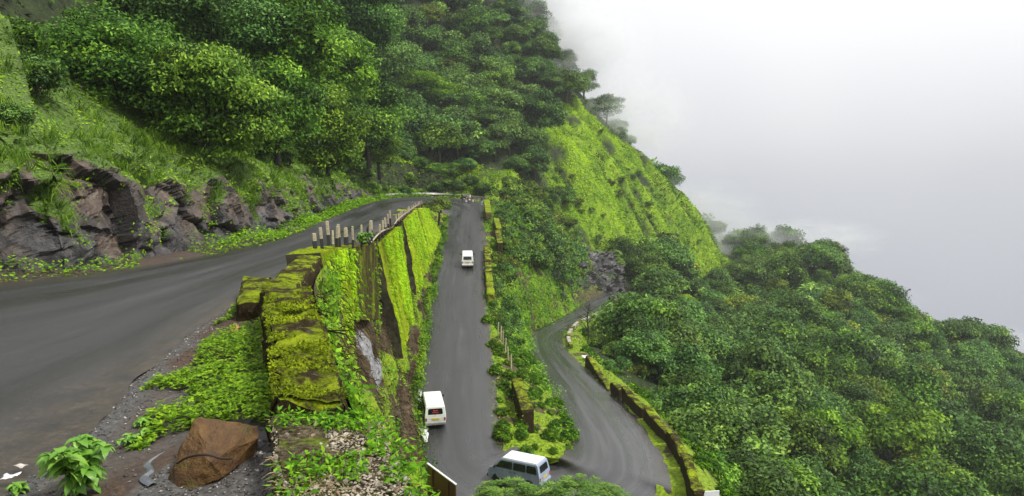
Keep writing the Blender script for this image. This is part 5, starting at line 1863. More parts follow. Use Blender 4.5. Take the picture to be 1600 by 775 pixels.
# bank under the parapet
P, N = BANK.random(30000, "veg")
cover("bank_moss", P + N * .06, N + np.array([0, 0, .4]), rng.uniform(.10, .24, len(P)), .45 + (fbm(P, 1.8, 3, 104) - .5) * 1.8 + rng.normal(0, .15, len(P)), LEAF["bright"], aspect=.5)
P, N = BANK.random(16000, "dry")
stuff("dry_creeper", blade_mesh("dry_creeper", P, N * .6 + np.array([0, 0, -.5]) + rng.normal(0, .4, P.shape), rng.uniform(.3, .9, len(P)), rng.uniform(.02, .05, len(P)), rng.normal(.45, .22, len(P)), LEAF["dry"], 1.2))
P, N = BANK.random(24000, "toe")
hg = rng.random(len(P)) ** 1.5 * .7 * smoothstep(.35, .55, fbm(P, 2.0, 3, 105))
cover("roadside_herbs", P + N * hg[:, None] + np.array([0, 0, .05]), N + np.array([0, 0, .6]), rng.uniform(.12, .26, len(P)), .58 + (fbm(P, 2.5, 3, 106) - .5) * 1.4 + rng.normal(0, .15, len(P)), LEAF["bright"], aspect=.5)
# island slope and outer slope
P, N = ISLAND.random(46000, "veg")
ty = np.interp(P[:, 1], [44, 62, 80, 130], [.66, .58, .42, .40])
hg = rng.random(len(P)) ** 1.2 * 1.3 * smoothstep(.40, .62, fbm(P, 1.7, 3, 107))
cover("island_plants", P + N * hg[:, None], N + np.array([0, 0, .6]), rng.uniform(.14, .34, len(P)) * np.clip(P[:, 1] / 75, .7, 1.4), ty + (fbm(P, 1.7, 3, 108) - .5) * 2.0 + rng.normal(0, .15, len(P)), LEAF["bright"], aspect=.5)
P, N = OUTER.random(22000, "veg")
hg = rng.random(len(P)) ** 1.5 * .7 * smoothstep(.35, .6, fbm(P, 2.2, 3, 109))
dq = np.min(np.linalg.norm(P[:, None, :2] - EDGE_B[sec(25):sec(41):6][None, :, :2], axis=2), axis=1)
hg = hg * smoothstep(.4, 1.6, dq)
cover("outer_plants", P + N * hg[:, None], N + np.array([0, 0, .6]), rng.uniform(.12, .30, len(P)) * np.clip(P[:, 1] / 70, .7, 1.5), .50 + (fbm(P, 3.0, 3, 110) - .5) * 1.7 + rng.normal(0, .15, len(P)), LEAF["bright"], aspect=.5)

# moss and wet grass hanging down the retaining wall panels
Pm, Tm = [], []
for k, (a0, a1, b1, b0) in enumerate(FACES):
    n = (1500, 250, 6000, 5600, 3000)[k]
    uu, vv_ = rng.random(n), rng.random(n) ** 1.15
    P = (a0 * (1 - uu)[:, None] + a1 * uu[:, None]) * (1 - vv_)[:, None] + (b0 * (1 - uu)[:, None] + b1 * uu[:, None]) * vv_[:, None]
    st_ = fbm(np.column_stack([uu * np.linalg.norm(a1 - a0) / .9, vv_ * 2.0, uu * 0]), 1.0, 4, 130 + k)
    ok = rng.random(n) < smoothstep(.42, .60, st_)
    Pm.append(P[ok] + np.array([.10, -.05, 0]))
    Tm.append((.52 + (st_ - .5) * 2.2)[ok] * (.62 if k == 1 else 1))
Pm, Tm = np.vstack(Pm), np.concatenate(Tm)
stuff("wall_moss", blade_mesh("wall_moss", Pm, np.tile([.8, -.35, -.15], (len(Pm), 1)) + rng.normal(0, .3, Pm.shape), rng.uniform(.12, .34, len(Pm)), rng.uniform(.04, .10, len(Pm)), Tm + rng.normal(0, .12, len(Pm)), LEAF["grass"], 2.4))
P, N = ROCKCUT.random(3500, "veg")
cover("rock_plants", P, N + np.array([0, 0, .5]), rng.uniform(.3, .7, len(P)), rng.normal(.45, .2, len(P)), LEAF["bright"], aspect=.5)
# thick growth at the far end of the cliff and behind the guard rail
uu, vv_ = rng.uniform(.66, 1, 26000), rng.uniform(.0, 1, 26000)
P, N = CLIFF.sample(uu, vv_)
ok = vv_ > np.interp(uu, [.66, .8, .9, 1], [.5, .38, .12, .03])
P, N = P[ok], N[ok]
P[:, 2] = np.maximum(P[:, 2], ground_z(P[:, :2]) + .05)
cover("hairpin_growth", P + N * rng.uniform(0, .5, (len(P), 1)), N + np.array([0, 0, .6]), rng.uniform(.25, .6, len(P)), .5 + (fbm(P, 4, 3, 140) - .5) * 1.8 + rng.normal(0, .14, len(P)), LEAF["bright"], aspect=.5)

mound = tree_proto(.95, .75, .15, 16, 210, .15, "bright", 801, aspect=.5, low=-.15, flat=.8)
mound2 = tree_proto(.85, .65, .15, 14, 210, .13, "light", 802, aspect=.5, low=-.15, flat=.8)
mlist = []
pos, nr = ISLAND.sample(rng.uniform(.60, .985, 600), rng.uniform(.04, .9, 600))
for q_ in pos:
    if q_[1] > 74 or any(np.linalg.norm(q_ - w_) < .85 for w_ in mlist): continue
    if np.linalg.norm(q_[:2] - np.array([.7, 50.5])) < .9: continue
    mlist.append(q_)
    t = rng.random() < .85
    place_tree("verge_bush", mound if t else mound2, q_ - np.array([0, 0, .15]), f"{'bright lime' if t else 'mid green'} leafy bush on the green tip between the two roads", "bush", f"{'lime' if t else 'mid green'} bushes on the tip between the roads", rng.uniform(.4, .95), tilt=.25)
    if len(mlist) > 85: break
mlist = []
pos, nr = BANK.sample(rng.uniform(.42, .97, 260), rng.uniform(.86, .97, 260))
for q_ in pos:
    if any(np.linalg.norm(q_ - w_) < 1.5 for w_ in mlist): continue
    mlist.append(q_)
    t = rng.random() < .7
    place_tree("verge_bush", mound if t else mound2, q_ - np.array([0, 0, .2]), f"{'bright lime' if t else 'mid green'} leafy bush at the foot of the bank along the ramp", "bush", f"{'lime' if t else 'mid green'} bushes along the ramp gutter", rng.uniform(.5, .95), tilt=.25)
    if len(mlist) > 34: break
mlist = []
pos, nr = OUTER.sample(rng.uniform(.05, .75, 260), rng.uniform(.28, .75, 260))
for q_ in pos:
    if any(np.linalg.norm(q_ - w_) < 1.8 for w_ in mlist): continue
    mlist.append(q_)
    t = rng.random() < .6
    place_tree("verge_bush", mound if t else mound2, q_ - np.array([0, 0, .2]), f"{'bright lime' if t else 'mid green'} leafy bush on the slope outside the stepped parapet", "bush", f"{'lime' if t else 'mid green'} bushes outside the parapet", rng.uniform(.7, 1.4), tilt=.25)
    if len(mlist) > 40: break

# clumps of bright plants rooted on the ledges of the rock face
uu, vv_ = rng.uniform(.10, .80, 150), rng.uniform(.06, .34, 150)
cP, cN = CLIFF.sample(uu, vv_)
keepc = fbm(cP, 3, 3, 160) > .44
cP, cN = cP[keepc], cN[keepc]
kc = 75
rad = np.repeat(rng.uniform(.15, .55, len(cP)), kc)
off = rng.normal(0, .5, (len(cP) * kc, 3)) * rad[:, None] * np.array([1, 1, .7])
P = np.repeat(cP, kc, 0) + off + np.repeat(cN, kc, 0) * .14
dist_k = np.clip(np.repeat(cP[:, 1], kc) / 40, .7, 1.5)
cover("ledge_plants", P, np.repeat(cN, kc, 0) * .5 + np.array([0, -.2, .8]), rng.uniform(.07, .16, len(P)) * dist_k, np.repeat(rng.normal(.58, .16, len(cP)), kc) + rng.normal(0, .14, len(P)), LEAF["bright"], aspect=.5)
# dark scrub mottling the grass face
n = 60000
q_ = np.column_stack([rng.uniform(bx.min() - 5, bx.max() + 20, n), rng.uniform(by.min() - 10, by.max() + 5, n)])
_i = np.clip(((q_[:, 0] - GX[0]) / 1.1).round().astype(int), 0, len(GX) - 1)
_j = np.clip(((q_[:, 1] - GY[0]) / 1.1).round().astype(int), 0, len(GY) - 1)
den = fbm(np.column_stack([q_, ground_z(q_)]), 7.0, 4, 161) - RILL[_i, _j] * .55
ok = (grass_mask(q_) > .3) & (den > .57)
q_ = q_[ok]
P = np.column_stack([q_, ground_z(q_) + rng.uniform(.05, .9, len(q_))])
cover("hill_scrub", P, np.tile([.2, -.4, .9], (len(P), 1)), rng.uniform(.3, .7, len(P)), rng.normal(.40, .2, len(P)), LEAF["mid"], aspect=.5)

# low growth filling the crest of the far spur
for k, c_ in enumerate(resample([np.array(at(*c2)) for c2 in crest[:8]], 26)):
    q_ = c_[:2] + rng.normal(0, 1.5, 2)
    t = int(rng.choice([0, 1, 2]))
    place_tree("crest_bush", SHR[t], np.array([q_[0], q_[1], ground_z(q_[None])[0] - .4]), f"low {('fresh green', 'dark green', 'olive')[t]} bush under the trees along the far crest line", "bush", f"low {('fresh green', 'dark green', 'olive')[t]} bushes on the far crest", rng.uniform(1.6, 2.3), tilt=.2)
# ================================================================== VEHICLES
MAT["van_white"] = plain("white_van_paint", (.74, .74, .72), .28, var=.04, scale=2)
MAT["van_silver"] = plain("silver_white_van_paint", (.66, .67, .62), .30, var=.06, scale=2)
MAT["van_blue"] = plain("blue_grey_van_paint", (.26, .31, .40), .28, var=.08, scale=2)
MAT["glass"] = plain("dark_window_glass", (.008, .010, .012), .06, var=.1)
MAT["rubber"] = plain("tyre_rubber", (.014, .014, .014), .8, var=.2)
MAT["black_trim"] = plain("black_trim", (.016, .016, .017), .5, var=.2)
MAT["hub"] = plain("steel_wheel", (.38, .38, .37), .4, .4, var=.2)
MAT["lamp_red"] = plain("red_tail_lamp", (.34, .014, .010), .25, var=.1)
MAT["lamp_clear"] = plain("head_lamp", (.62, .62, .58), .15, var=.1)
MAT["plate"] = plain("yellow_number_plate", (.60, .44, .03), .5, var=.1)
MAT["sticker"] = plain("red_sticker", (.45, .03, .03), .5, var=.1)


def hw(z):       # half width of the body at height z
    return float(np.interp(z, [.25, .45, .95, 1.62], [.665, .70, .705, .615]))


BODY = [(-1.66, .28), (-1.70, .46), (-1.70, .80), (-1.665, 1.02), (-1.545, 1.50), (-1.47, 1.57), (.72, 1.56), (.84, 1.51), (1.36, .98), (1.52, .90), (1.62, .72), (1.66, .46), (1.62, .28)]


def body_mesh(name, mat):
    bm = bmesh.new()
    L = [bm.verts.new((x, hw(z), z)) for x, z in BODY]
    R = [bm.verts.new((x, -hw(z), z)) for x, z in BODY]
    n = len(BODY)
    for i in range(n):
        j = (i + 1) % n
        bm.faces.new((L[i], L[j], R[j], R[i]))
    # side skins as strips between matching heights
    bm.faces.new(L[::-1])
    bm.faces.new(R)
    bmesh.ops.recalc_face_normals(bm, faces=bm.faces)
    edges = [e for e in bm.edges if abs(e.verts[0].co.y - e.verts[1].co.y) < .2]
    bmesh.ops.bevel(bm, geom=edges, offset=.045, segments=3, affect='EDGES', profile=.6)
    me = bpy.data.meshes.new(name)
    bm.to_mesh(me)
    bm.free()
    me.materials.append(mat)
    me.polygons.foreach_set("use_smooth", np.array([p.area < .12 for p in me.polygons]))
    return me


def side_panel(name, poly, side, mat, out=.012, thick=.02, round_=.03):
    bm = bmesh.new()
    vs = [bm.verts.new((x, side * (hw(z) + out), z)) for x, z in poly]
    f = bm.faces.new(vs)
    bmesh.ops.bevel(bm, geom=list(bm.verts), offset=round_, segments=3, affect='VERTICES')
    r_ = bmesh.ops.extrude_face_region(bm, geom=list(bm.faces))
    bmesh.ops.translate(bm, verts=[v_ for v_ in r_["geom"] if isinstance(v_, bmesh.types.BMVert)], vec=(0, -side * thick, 0))
    bmesh.ops.recalc_face_normals(bm, faces=bm.faces)
    me = bpy.data.meshes.new(name)
    bm.to_mesh(me)
    bm.free()
    me.materials.append(mat)
    return me


def end_panel(name, y0, y1, z0, z1, xz0, xz1, mat, out, thick=.02, top=None, round_=.04):
    """a panel across the front or the back; x runs from xz0 at z0 to xz1 at z1"""
    bm = bmesh.new()
    t0, t1 = (y0, y1) if top is None else top
    sgn = 1 if out > 0 else -1
    vs = [bm.verts.new((xz0 + out, y0, z0)), bm.verts.new((xz0 + out, y1, z0)), bm.verts.new((xz1 + out, t1, z1)), bm.verts.new((xz1 + out, t0, z1))]
    bm.faces.new(vs)
    bmesh.ops.bevel(bm, geom=list(bm.verts), offset=round_, segments=3, affect='VERTICES')
    r_ = bmesh.ops.extrude_face_region(bm, geom=list(bm.faces))
    bmesh.ops.translate(bm, verts=[v_ for v_ in r_["geom"] if isinstance(v_, bmesh.types.BMVert)], vec=(-sgn * thick, 0, 0))
    bmesh.ops.recalc_face_normals(bm, faces=bm.faces)
    me = bpy.data.meshes.new(name)
    bm.to_mesh(me)
    bm.free()
    me.materials.append(mat)
    return me


def ring_mesh(name, prof, mat, n=24):
    """lathe about the y axis: prof = [(radius, y)]"""
    V, Fc = [], []
    for i in range(n):
        a = 2 * math.pi * i / n
        for r_, y_ in prof: V.append((r_ * math.cos(a), y_, r_ * math.sin(a)))
    m = len(prof)
    for i in range(n):
        for j in range(m - 1):
            k = (i + 1) % n
            Fc.append((i * m + j, i * m + j + 1, k * m + j + 1, k * m + j))
    return mesh_data(name, V, Fc, mat, True)


tyre_me = ring_mesh("tyre", [(.15, -.075), (.235, -.08), (.262, -.055), (.268, 0), (.262, .055), (.235, .08), (.15, .075)], MAT["rubber"])
rim_me = ring_mesh("rim", [(.0, .045), (.05, .05), (.06, .03), (.13, .035), (.165, .07), (.165, -.07), (.13, -.035), (.06, -.03), (.05, -.05), (.0, -.045)], MAT["hub"], 20)
arch_me = ring_mesh("arch", [(.0, 0), (.31, 0), (.325, .006)], MAT["black_trim"], 24)


def rear_x(z): return float(np.interp(z, [.46, .80, 1.02, 1.50], [-1.70, -1.70, -1.665, -1.545]))


def make_van(loc, heading, pitch, paint, roof, label, roll=0.0, sticker=False):
    e = empty("minivan", loc, label, "van", None)
    e.rotation_mode = 'XYZ'
    e.rotation_euler = (Matrix.Rotation(heading, 3, 'Z') @ Matrix.Rotation(-pitch, 3, 'Y') @ Matrix.Rotation(roll, 3, 'X')).to_euler()
    obj("body", body_mesh("body", paint), e)
    bm = bmesh.new()
    add_box(bm, (-.36, 0, 1.585), (2.16, 1.16, .06), None, .028)
    me = bpy.data.meshes.new("roof")
    bm.to_mesh(me)
    bm.free()
    me.materials.append(roof)
    ro = obj("roof", me, e)
    for s in (-1, 1):
        for k, pts in enumerate(([(-1.52, 1.03), (-.86, 1.03), (-.86, 1.44), (-1.42, 1.44)], [(-.80, 1.03), (-.02, 1.03), (-.02, 1.44), (-.80, 1.44)], [(.04, 1.03), (1.13, 1.03), (.78, 1.44), (.04, 1.44)])):
            obj("side_window", side_panel("side_window", pts, s, MAT["glass"]), e)
        d = obj("front_door", side_panel("front_door", [(.0, .38), (.98, .38), (1.12, .62), (1.12, .97), (.0, .97)], s, paint, .006, .012, .05), e)
        obj("handle", box_me("handle", (.14, .03, .035), MAT["black_trim"], .008), d, (.14, s * (hw(.88) + .018), .88))
        d = obj("sliding_door", side_panel("sliding_door", [(-.82, .38), (-.03, .38), (-.03, .97), (-.82, .97)], s, paint, .006, .012, .05), e)
        obj("handle", box_me("handle", (.14, .03, .035), MAT["black_trim"], .008), d, (-.14, s * (hw(.88) + .018), .88))
        obj("mirror", box_me("mirror", (.08, .15, .17), MAT["black_trim"], .03), e, (1.12, s * .81, 1.08))
        obj("tail_light", box_me("tail_light", (.05, .10, .22), MAT["lamp_red"], .015), e, (-1.695, s * .615, .72))
        hl = ring_mesh("headlight", [(0, .03), (.07, .025), (.095, 0)], MAT["lamp_clear"], 16)
        h_ = obj("headlight", hl, e, (1.62, s * .48, .70))
        h_.rotation_euler = (0, 0, -math.pi / 2)
        for x in (-1.02, 1.02):
            w_ = empty("wheel", (x, s * .60, .268))
            w_.parent = e
            obj("tyre", tyre_me, w_)
            obj("rim", rim_me, w_)
            ar = obj("wheel_arch", arch_me, e, (x, s * (hw(.35) + .012), .30))
            ar.rotation_euler = (0, 0, 0 if s > 0 else math.pi)
    rw_ = obj("rear_window", end_panel("rear_window", -.50, .50, 1.05, 1.42, rear_x(1.05), rear_x(1.42), MAT["glass"], -.014, top=(-.46, .46)), e)
    if sticker:
        obj("sticker", end_panel("sticker", -.17, .17, 1.26, 1.32, rear_x(1.26), rear_x(1.32), MAT["sticker"], -.020, .004, round_=.01), rw_)
        obj("sticker", end_panel("sticker", -.22, .22, 1.15, 1.185, rear_x(1.15), rear_x(1.185), MAT["sticker"], -.020, .004, round_=.008), rw_)
    obj("wiper", tubes("wiper", [(np.array([(-1.69, .05, 1.04), (-1.655, -.25, 1.14)]), .008, 5)], MAT["black_trim"]), e)
    tg_ = obj("tailgate", end_panel("tailgate", -.53, .53, .58, .99, rear_x(.6), rear_x(.99), paint, -.008, .012), e)
    obj("number_plate", end_panel("number_plate", -.24, .24, .66, .79, rear_x(.7), rear_x(.79), MAT["plate"], -.022, .012, round_=.01), tg_)
    obj("windshield", end_panel("windshield", -.58, .58, 1.02, 1.46, 1.325, .895, MAT["glass"], .022, top=(-.52, .52)), e)
    obj("bumper", box_me("bumper", (.12, 1.36, .16), paint if not sticker else MAT["hub"], .04), e, (-1.72, 0, .44))
    obj("bumper", box_me("bumper", (.12, 1.36, .16), MAT["black_trim"], .04), e, (1.66, 0, .42))
    obj("underbody", box_me("underbody", (3.0, 1.16, .16), MAT["black_trim"], .02), e, (0, 0, .26))
    return e


p = np.array(mid(681, 672))
p = p + np.array([-.37, 1.66, .118 * 1.66])
make_van(p + np.array([0, 0, .06]), math.pi / 2 + math.radians(12), math.atan(.118), MAT["van_silver"], MAT["van_white"],
         "white minivan climbing the ramp beside the foaming gutter, red sticker in its rear window", sticker=True)
p = np.array(mid(731, 420))
p = p + np.array([-.15, 1.68, .118 * 1.68])
make_van(p + np.array([0, 0, .06]), math.pi / 2 + math.radians(4), math.atan(.118), MAT["van_white"], MAT["van_white"], "small white minivan higher up the ramp, next to the mossy wall blocks")
p = at(810, 752, 40.6)
make_van((p[0], p[1], -18.50), math.radians(152), math.radians(-.5), MAT["van_blue"], MAT["van_white"], "blue-grey minivan with a white roof turning through the lower bend")

# ================================================================== MOTORCYCLES AND PEOPLE AT THE HAIRPIN
MAT["bike_red"] = plain("red_motorcycle_paint", (.38, .012, .016), .3, var=.1)
MAT["bike_dark"] = plain("dark_motorcycle_paint", (.020, .022, .030), .3, var=.1)
MAT["skin"] = plain("skin", (.22, .12, .07), .6, var=.08)
MAT["hair"] = plain("black_hair", (.008, .007, .007), .5)
def cloth(name, c): return plain(name, c, .85, var=.15, scale=8)
wheel_t = ring_mesh("tyre", [(.24, -.04), (.29, -.045), (.31, 0), (.29, .045), (.24, .04)], MAT["rubber"], 22)
wheel_r = ring_mesh("rim", [(.0, .05), (.04, .05), (.05, .015), (.22, .015), (.25, .035), (.25, -.035), (.22, -.015), (.05, -.015), (.04, -.05), (0, -.05)], MAT["hub"], 18)


def smooth_blob(name, c, s, mat, parent, rot=(0, 0, 0)):
    bm = bmesh.new()
    add_box(bm, (0, 0, 0), s, None, min(s) * .3)
    for v_ in bm.verts: v_.co.x *= 1 - .25 * abs(v_.co.z) / s[2]
    o = bm_obj(name, bm, mat, parent, True)
    o.location, o.rotation_euler = c, rot
    return o


def motorcycle(loc, rz, paint, label):
    e = empty("motorcycle", loc, label, "motorcycle", "motorcycles parked at the hairpin", rot=(.12, 0, rz))
    for x in (-.62, .64):
        w_ = empty("wheel", (x, 0, .31))
        w_.parent = e
        obj("tyre", wheel_t, w_)
        obj("rim", wheel_r, w_)
    smooth_blob("fuel_tank", (.20, 0, .82), (.50, .28, .24), paint, e, (0, .12, 0))
    smooth_blob("seat", (-.32, 0, .80), (.66, .24, .12), MAT["black_trim"], e, (0, -.06, 0))
    smooth_blob("engine", (.08, 0, .46), (.42, .26, .36), MAT["hub"], e)
    smooth_blob("rear_fairing", (-.58, 0, .70), (.42, .20, .16), paint, e, (0, .2, 0))
    smooth_blob("front_mudguard", (.66, 0, .62), (.36, .12, .06), paint, e)
    obj("fork", tubes("fork", [(np.array([(.64, s * .07, .31), (.42, s * .07, .98)]), .022, 6) for s in (-1, 1)], MAT["hub"]), e)
    obj("handlebar", tubes("handlebar", [(resample([(.22, -.36, 1.02), (.38, -.14, 1.06), (.38, .14, 1.06), (.22, .36, 1.02)], 9), .016, 6)], MAT["black_trim"]), e)
    obj("exhaust", tubes("exhaust", [(resample([(.2, -.12, .34), (-.1, -.15, .26), (-.75, -.18, .36)], 6), [.025, .03, .035, .045, .05, .045], 7)], MAT["hub"]), e)
    obj("swing_arm", tubes("swing_arm", [(np.array([(-.62, s * .07, .31), (0, s * .07, .42)]), .022, 5) for s in (-1, 1)], MAT["black_trim"]), e)
    hl = ring_mesh("headlight", [(0, .06), (.08, .05), (.10, 0), (.05, -.06)], MAT["lamp_clear"], 14)
    obj("headlight", hl, e, (.54, 0, .90)).rotation_euler = (0, 0, -math.pi / 2)
    return e


def skin_body(joints, edges, radii):
    """one continuous surface grown round a skeleton"""
    me = bpy.data.meshes.new("body")
    keys = list(joints)
    me.from_pydata([joints[k] for k in keys], [(keys.index(a), keys.index(b)) for a, b in edges], [])
    o = bpy.data.objects.new("skeleton", me)
    C.objects.link(o)
    m = o.modifiers.new("skin", 'SKIN')
    m.use_smooth_shade = True
    for i, k in enumerate(keys):
        rr = radii[k]
        me.skin_vertices[0].data[i].radius = rr if isinstance(rr, tuple) else (rr, rr)
        me.skin_vertices[0].data[i].use_root = (k == "pelvis")
    s = o.modifiers.new("sub", 'SUBSURF')
    s.levels = s.render_levels = 1
    bpy.context.view_layer.update()
    out = bpy.data.meshes.new_from_object(o.evaluated_get(bpy.context.evaluated_depsgraph_get()))
    bpy.data.objects.remove(o)
    return out


def person(loc, rz, top, legs, label, pose="stand"):
    e = empty("person", loc, label, "person", "people resting at the hairpin", rz=rz)
    J = {"pelvis": (0, 0, .92), "waist": (0, 0, 1.08), "chest": (.01, 0, 1.30), "neck": (0, 0, 1.48), "head": (.02, 0, 1.60), "crown": (.01, 0, 1.72)}
    R_ = {"pelvis": (.15, .12), "waist": (.13, .10), "chest": (.165, .115), "neck": .055, "head": (.075, .09), "crown": (.06, .07)}
    E = [("pelvis", "waist"), ("waist", "chest"), ("chest", "neck"), ("neck", "head"), ("head", "crown")]
    for s, n_ in ((1, "l"), (-1, "r")):
        if pose == "sit":
            J.update({n_ + "hip": (.02, s * .10, .88), n_ + "knee": (.40, s * .19, .74), n_ + "ankle": (.28, s * .26, .30), n_ + "toe": (.46, s * .28, .26)})
        else:
            J.update({n_ + "hip": (0, s * .09, .86), n_ + "knee": (.03 + .05 * s, s * .11, .48), n_ + "ankle": (-.02 + .07 * s, s * .12, .08), n_ + "toe": (.16 + .07 * s, s * .14, .04)})
        J.update({n_ + "sh": (0, s * .19, 1.40), n_ + "elbow": (.06 if pose == "stand" else .16, s * .27, 1.12), n_ + "wrist": (.22, s * .20, .96) if pose == "stand" else (.44, s * .26, 1.02)})
        w_ = np.array(J[n_ + "wrist"])
        J[n_ + "palm"] = tuple(w_ + (.07, 0, -.03))
        R_.update({n_ + "hip": .085, n_ + "knee": .058, n_ + "ankle": .042, n_ + "toe": (.045, .03), n_ + "sh": .06, n_ + "elbow": .043, n_ + "wrist": .028, n_ + "palm": (.035, .018)})
        E += [("pelvis", n_ + "hip"), (n_ + "hip", n_ + "knee"), (n_ + "knee", n_ + "ankle"), (n_ + "ankle", n_ + "toe"), ("chest", n_ + "sh"), (n_ + "sh", n_ + "elbow"), (n_ + "elbow", n_ + "wrist"), (n_ + "wrist", n_ + "palm")]
        for f in range(4):
            k = f"{n_}f{f}"
            J[k] = tuple(w_ + np.array((.07, 0, -.03)) + (.07 - .008 * abs(f - 1.3), (f - 1.5) * .020, -.045))
            R_[k] = .009
            E.append((n_ + "palm", k))
        J[n_ + "thumb"] = tuple(w_ + (.08, -s * .055, -.015))
        R_[n_ + "thumb"] = .010
        E.append((n_ + "palm", n_ + "thumb"))
    me = skin_body(J, E, R_)
    for m in (MAT["skin"], top, legs, MAT["hair"], MAT["black_trim"]): me.materials.append(m)
    idx = []
    for pl in me.polygons:
        x, y, z = pl.center
        if z > 1.50: k = 3 if (z > 1.66 or x < -.02) else 0
        elif z > 1.44 and abs(y) < .08: k = 0
        elif abs(y) > .15 and x > .17 and .80 < z < 1.10: k = 0
        elif z > .95 or (abs(y) > .2 and z > .9): k = 1
        elif z < (.36 if pose == "sit" else .10): k = 4
        else: k = 2
        idx.append(k)
    me.polygons.foreach_set("material_index", np.array(idx, dtype=np.int32))
    obj("body", me, e)
    return e


def on_road(px, py, Y):
    p_ = at(px, py, Y)
    d_ = ((ROAD.reshape(-1, 3)[:, :2] - p_[:2]) ** 2).sum(1)
    p_[2] = ROAD.reshape(-1, 3)[d_.argmin(), 2]
    return p_
mp = on_road(734, 325, 136.5)
motorcycle(mp, math.radians(200), MAT["bike_red"], "red motorcycle parked against the guard rail at the hairpin")
mp2 = on_road(726, 325, 137.5)
motorcycle(mp2, math.radians(165), MAT["bike_dark"], "dark motorcycle parked beside the red one at the hairpin")
person(mp + np.array([.05, .25, -.08]), math.radians(200), cloth("white_shirt", (.66, .66, .66)), cloth("dark_trousers", (.03, .03, .04)), "person in a white shirt sitting on the red motorcycle", "sit")
person(on_road(722, 325, 135.0), math.radians(30), cloth("navy_jacket", (.018, .020, .045)), cloth("navy_trousers", (.02, .02, .03)), "person in navy clothes standing beside the dark motorcycle")
person(on_road(729, 324, 138.5), math.radians(-60), cloth("grey_blue_shirt", (.16, .17, .24)), cloth("black_trousers", (.015, .015, .017)), "person in a grey-blue shirt standing between the motorcycles and the guard rail")
person(on_road(753, 328, 131.5), math.radians(160), cloth("black_jacket", (.014, .014, .015)), cloth("pale_jeans", (.30, .36, .40)), "person in a black jacket and pale jeans by the beige plastered wall")

# ================================================================== ROCKS, LITTER, WATER
def rock_mesh(name, pts, mat, cuts=3, amp=.03, seed=0):
    bm = bmesh.new()
    for p_ in pts: bm.verts.new(p_)
    bmesh.ops.convex_hull(bm, input=bm.verts)
    bmesh.ops.delete(bm, geom=[v_ for v_ in bm.verts if not v_.link_faces], context='VERTS')
    bmesh.ops.triangulate(bm, faces=bm.faces)
    bmesh.ops.subdivide_edges(bm, edges=bm.edges, cuts=cuts, use_grid_fill=True)
    Pv = np.array([v_.co[:] for v_ in bm.verts])
    for k in range(3): Pv[:, k] += (fbm(Pv, .22, 4, seed + k) - .5) * 2 * amp
    for v_, q2 in zip(bm.verts, Pv): v_.co = q2
    bmesh.ops.recalc_face_normals(bm, faces=bm.faces)
    me = bpy.data.meshes.new(name)
    bm.to_mesh(me)
    bm.free()
    me.materials.append(mat)
    return me


def ochre():
    M = Mat("ochre_rock")
    n1, n2 = M.noise(2.2, 6, .65, None, .8), M.noise(16, 5, .7)
    c = M.ramp(n1, [(.28, (.030, .014, .004)), (.48, (.085, .040, .010)), (.62, (.16, .085, .020)), (.78, (.27, .18, .07))])
    c = M.mix(M.val(n2, .55, .72, 0, .5), c, (.06, .035, .012))
    g_ = M.noise(3.1, 4, .6)
    c = M.mix(M.val(g_, .58, .68, 0, .45), c, (.075, .085, .012))
    M.bump(M.math('ADD', n1, M.math('MULTIPLY', n2, .8)), 1.0, .06)
    return M.set(c, .5, spec=.4)
MAT["ochre"] = ochre()
bY = 7.75
bpts = [at(x, y, Y) for x, y, Y in ((262, 752, 7.30), (270, 768, 7.15), (300, 768, 7.1), (283, 700, 7.45), (303, 655, 7.75), (312, 654, 7.85), (345, 662, 7.75), (378, 660, 7.95), (404, 663, 8.0), (402, 684, 7.8),
                                    (372, 726, 7.45), (345, 745, 7.2), (330, 720, 7.15), (290, 760, 8.3), (330, 690, 8.5), (400, 700, 8.5), (300, 740, 8.5), (262, 765, 7.9), (400, 740, 8.1))]
bpts = [p_ * .955 for p_ in bpts]        # sits on the gravel, not in it
bc = np.mean(bpts, axis=0)
bc[2] = min(p_[2] for p_ in bpts)
boulder = obj("boulder", rock_mesh("boulder", [tuple(p_ - bc) for p_ in bpts], MAT["ochre"], 6, .055, 3), None, bc, label="big angular ochre boulder with a cord across it by the wall", cat="boulder")
cord = resample([at(x, y, Y) * .950 - bc for x, y, Y in ((277, 724, 7.32), (290, 716, 7.19), (308, 711, 7.12), (328, 711, 7.08), (345, 716, 7.10), (362, 716, 7.2))], 16)
obj("cord", tubes("cord", [(cord, .012, 6)], plain("dark_cord", (.030, .016, .008), .8)), boulder)
def small_rock(px, py, Y, s, mat, label, name="stone", cat="stone", seed=1, group=None, flat=.7):
    r_ = np.random.default_rng(seed)
    pts = unit(r_.normal(0, 1, (14, 3))) * np.array([1, .8, flat]) * r_.uniform(.75, 1.1, (14, 1)) * s
    c_ = at(px, py, Y)
    return obj(name, rock_mesh(name, [tuple(q2) for q2 in pts], mat, 2, s * .08, seed), None, c_ + np.array([0, 0, s * flat * .3]), label=label, cat=cat, group=group)
small_rock(365, 519, 14.5, .19, plain("orange_stone", (.34, .15, .05), .6, var=.4, scale=9), "small orange stone lying under the dark front of the short mossy block", seed=4)
small_rock(578, 364, 36.5, .34, plain("black_rock", (.012, .011, .012), .5, var=.4), "round black boulder behind the guard posts at the edge of the upper road", "boulder", "boulder", seed=9, flat=1.0)
small_rock(676, 707, 44.5, .25, MAT["ochre"], "brown stone lying in the gutter behind the white van", seed=12)

MAT["water"] = plain("puddle_water", (.12, .13, .15), .03, var=.2, scale=4)
MAT["foam"] = plain("foaming_water", (.62, .64, .66), .25, var=.25, scale=14)


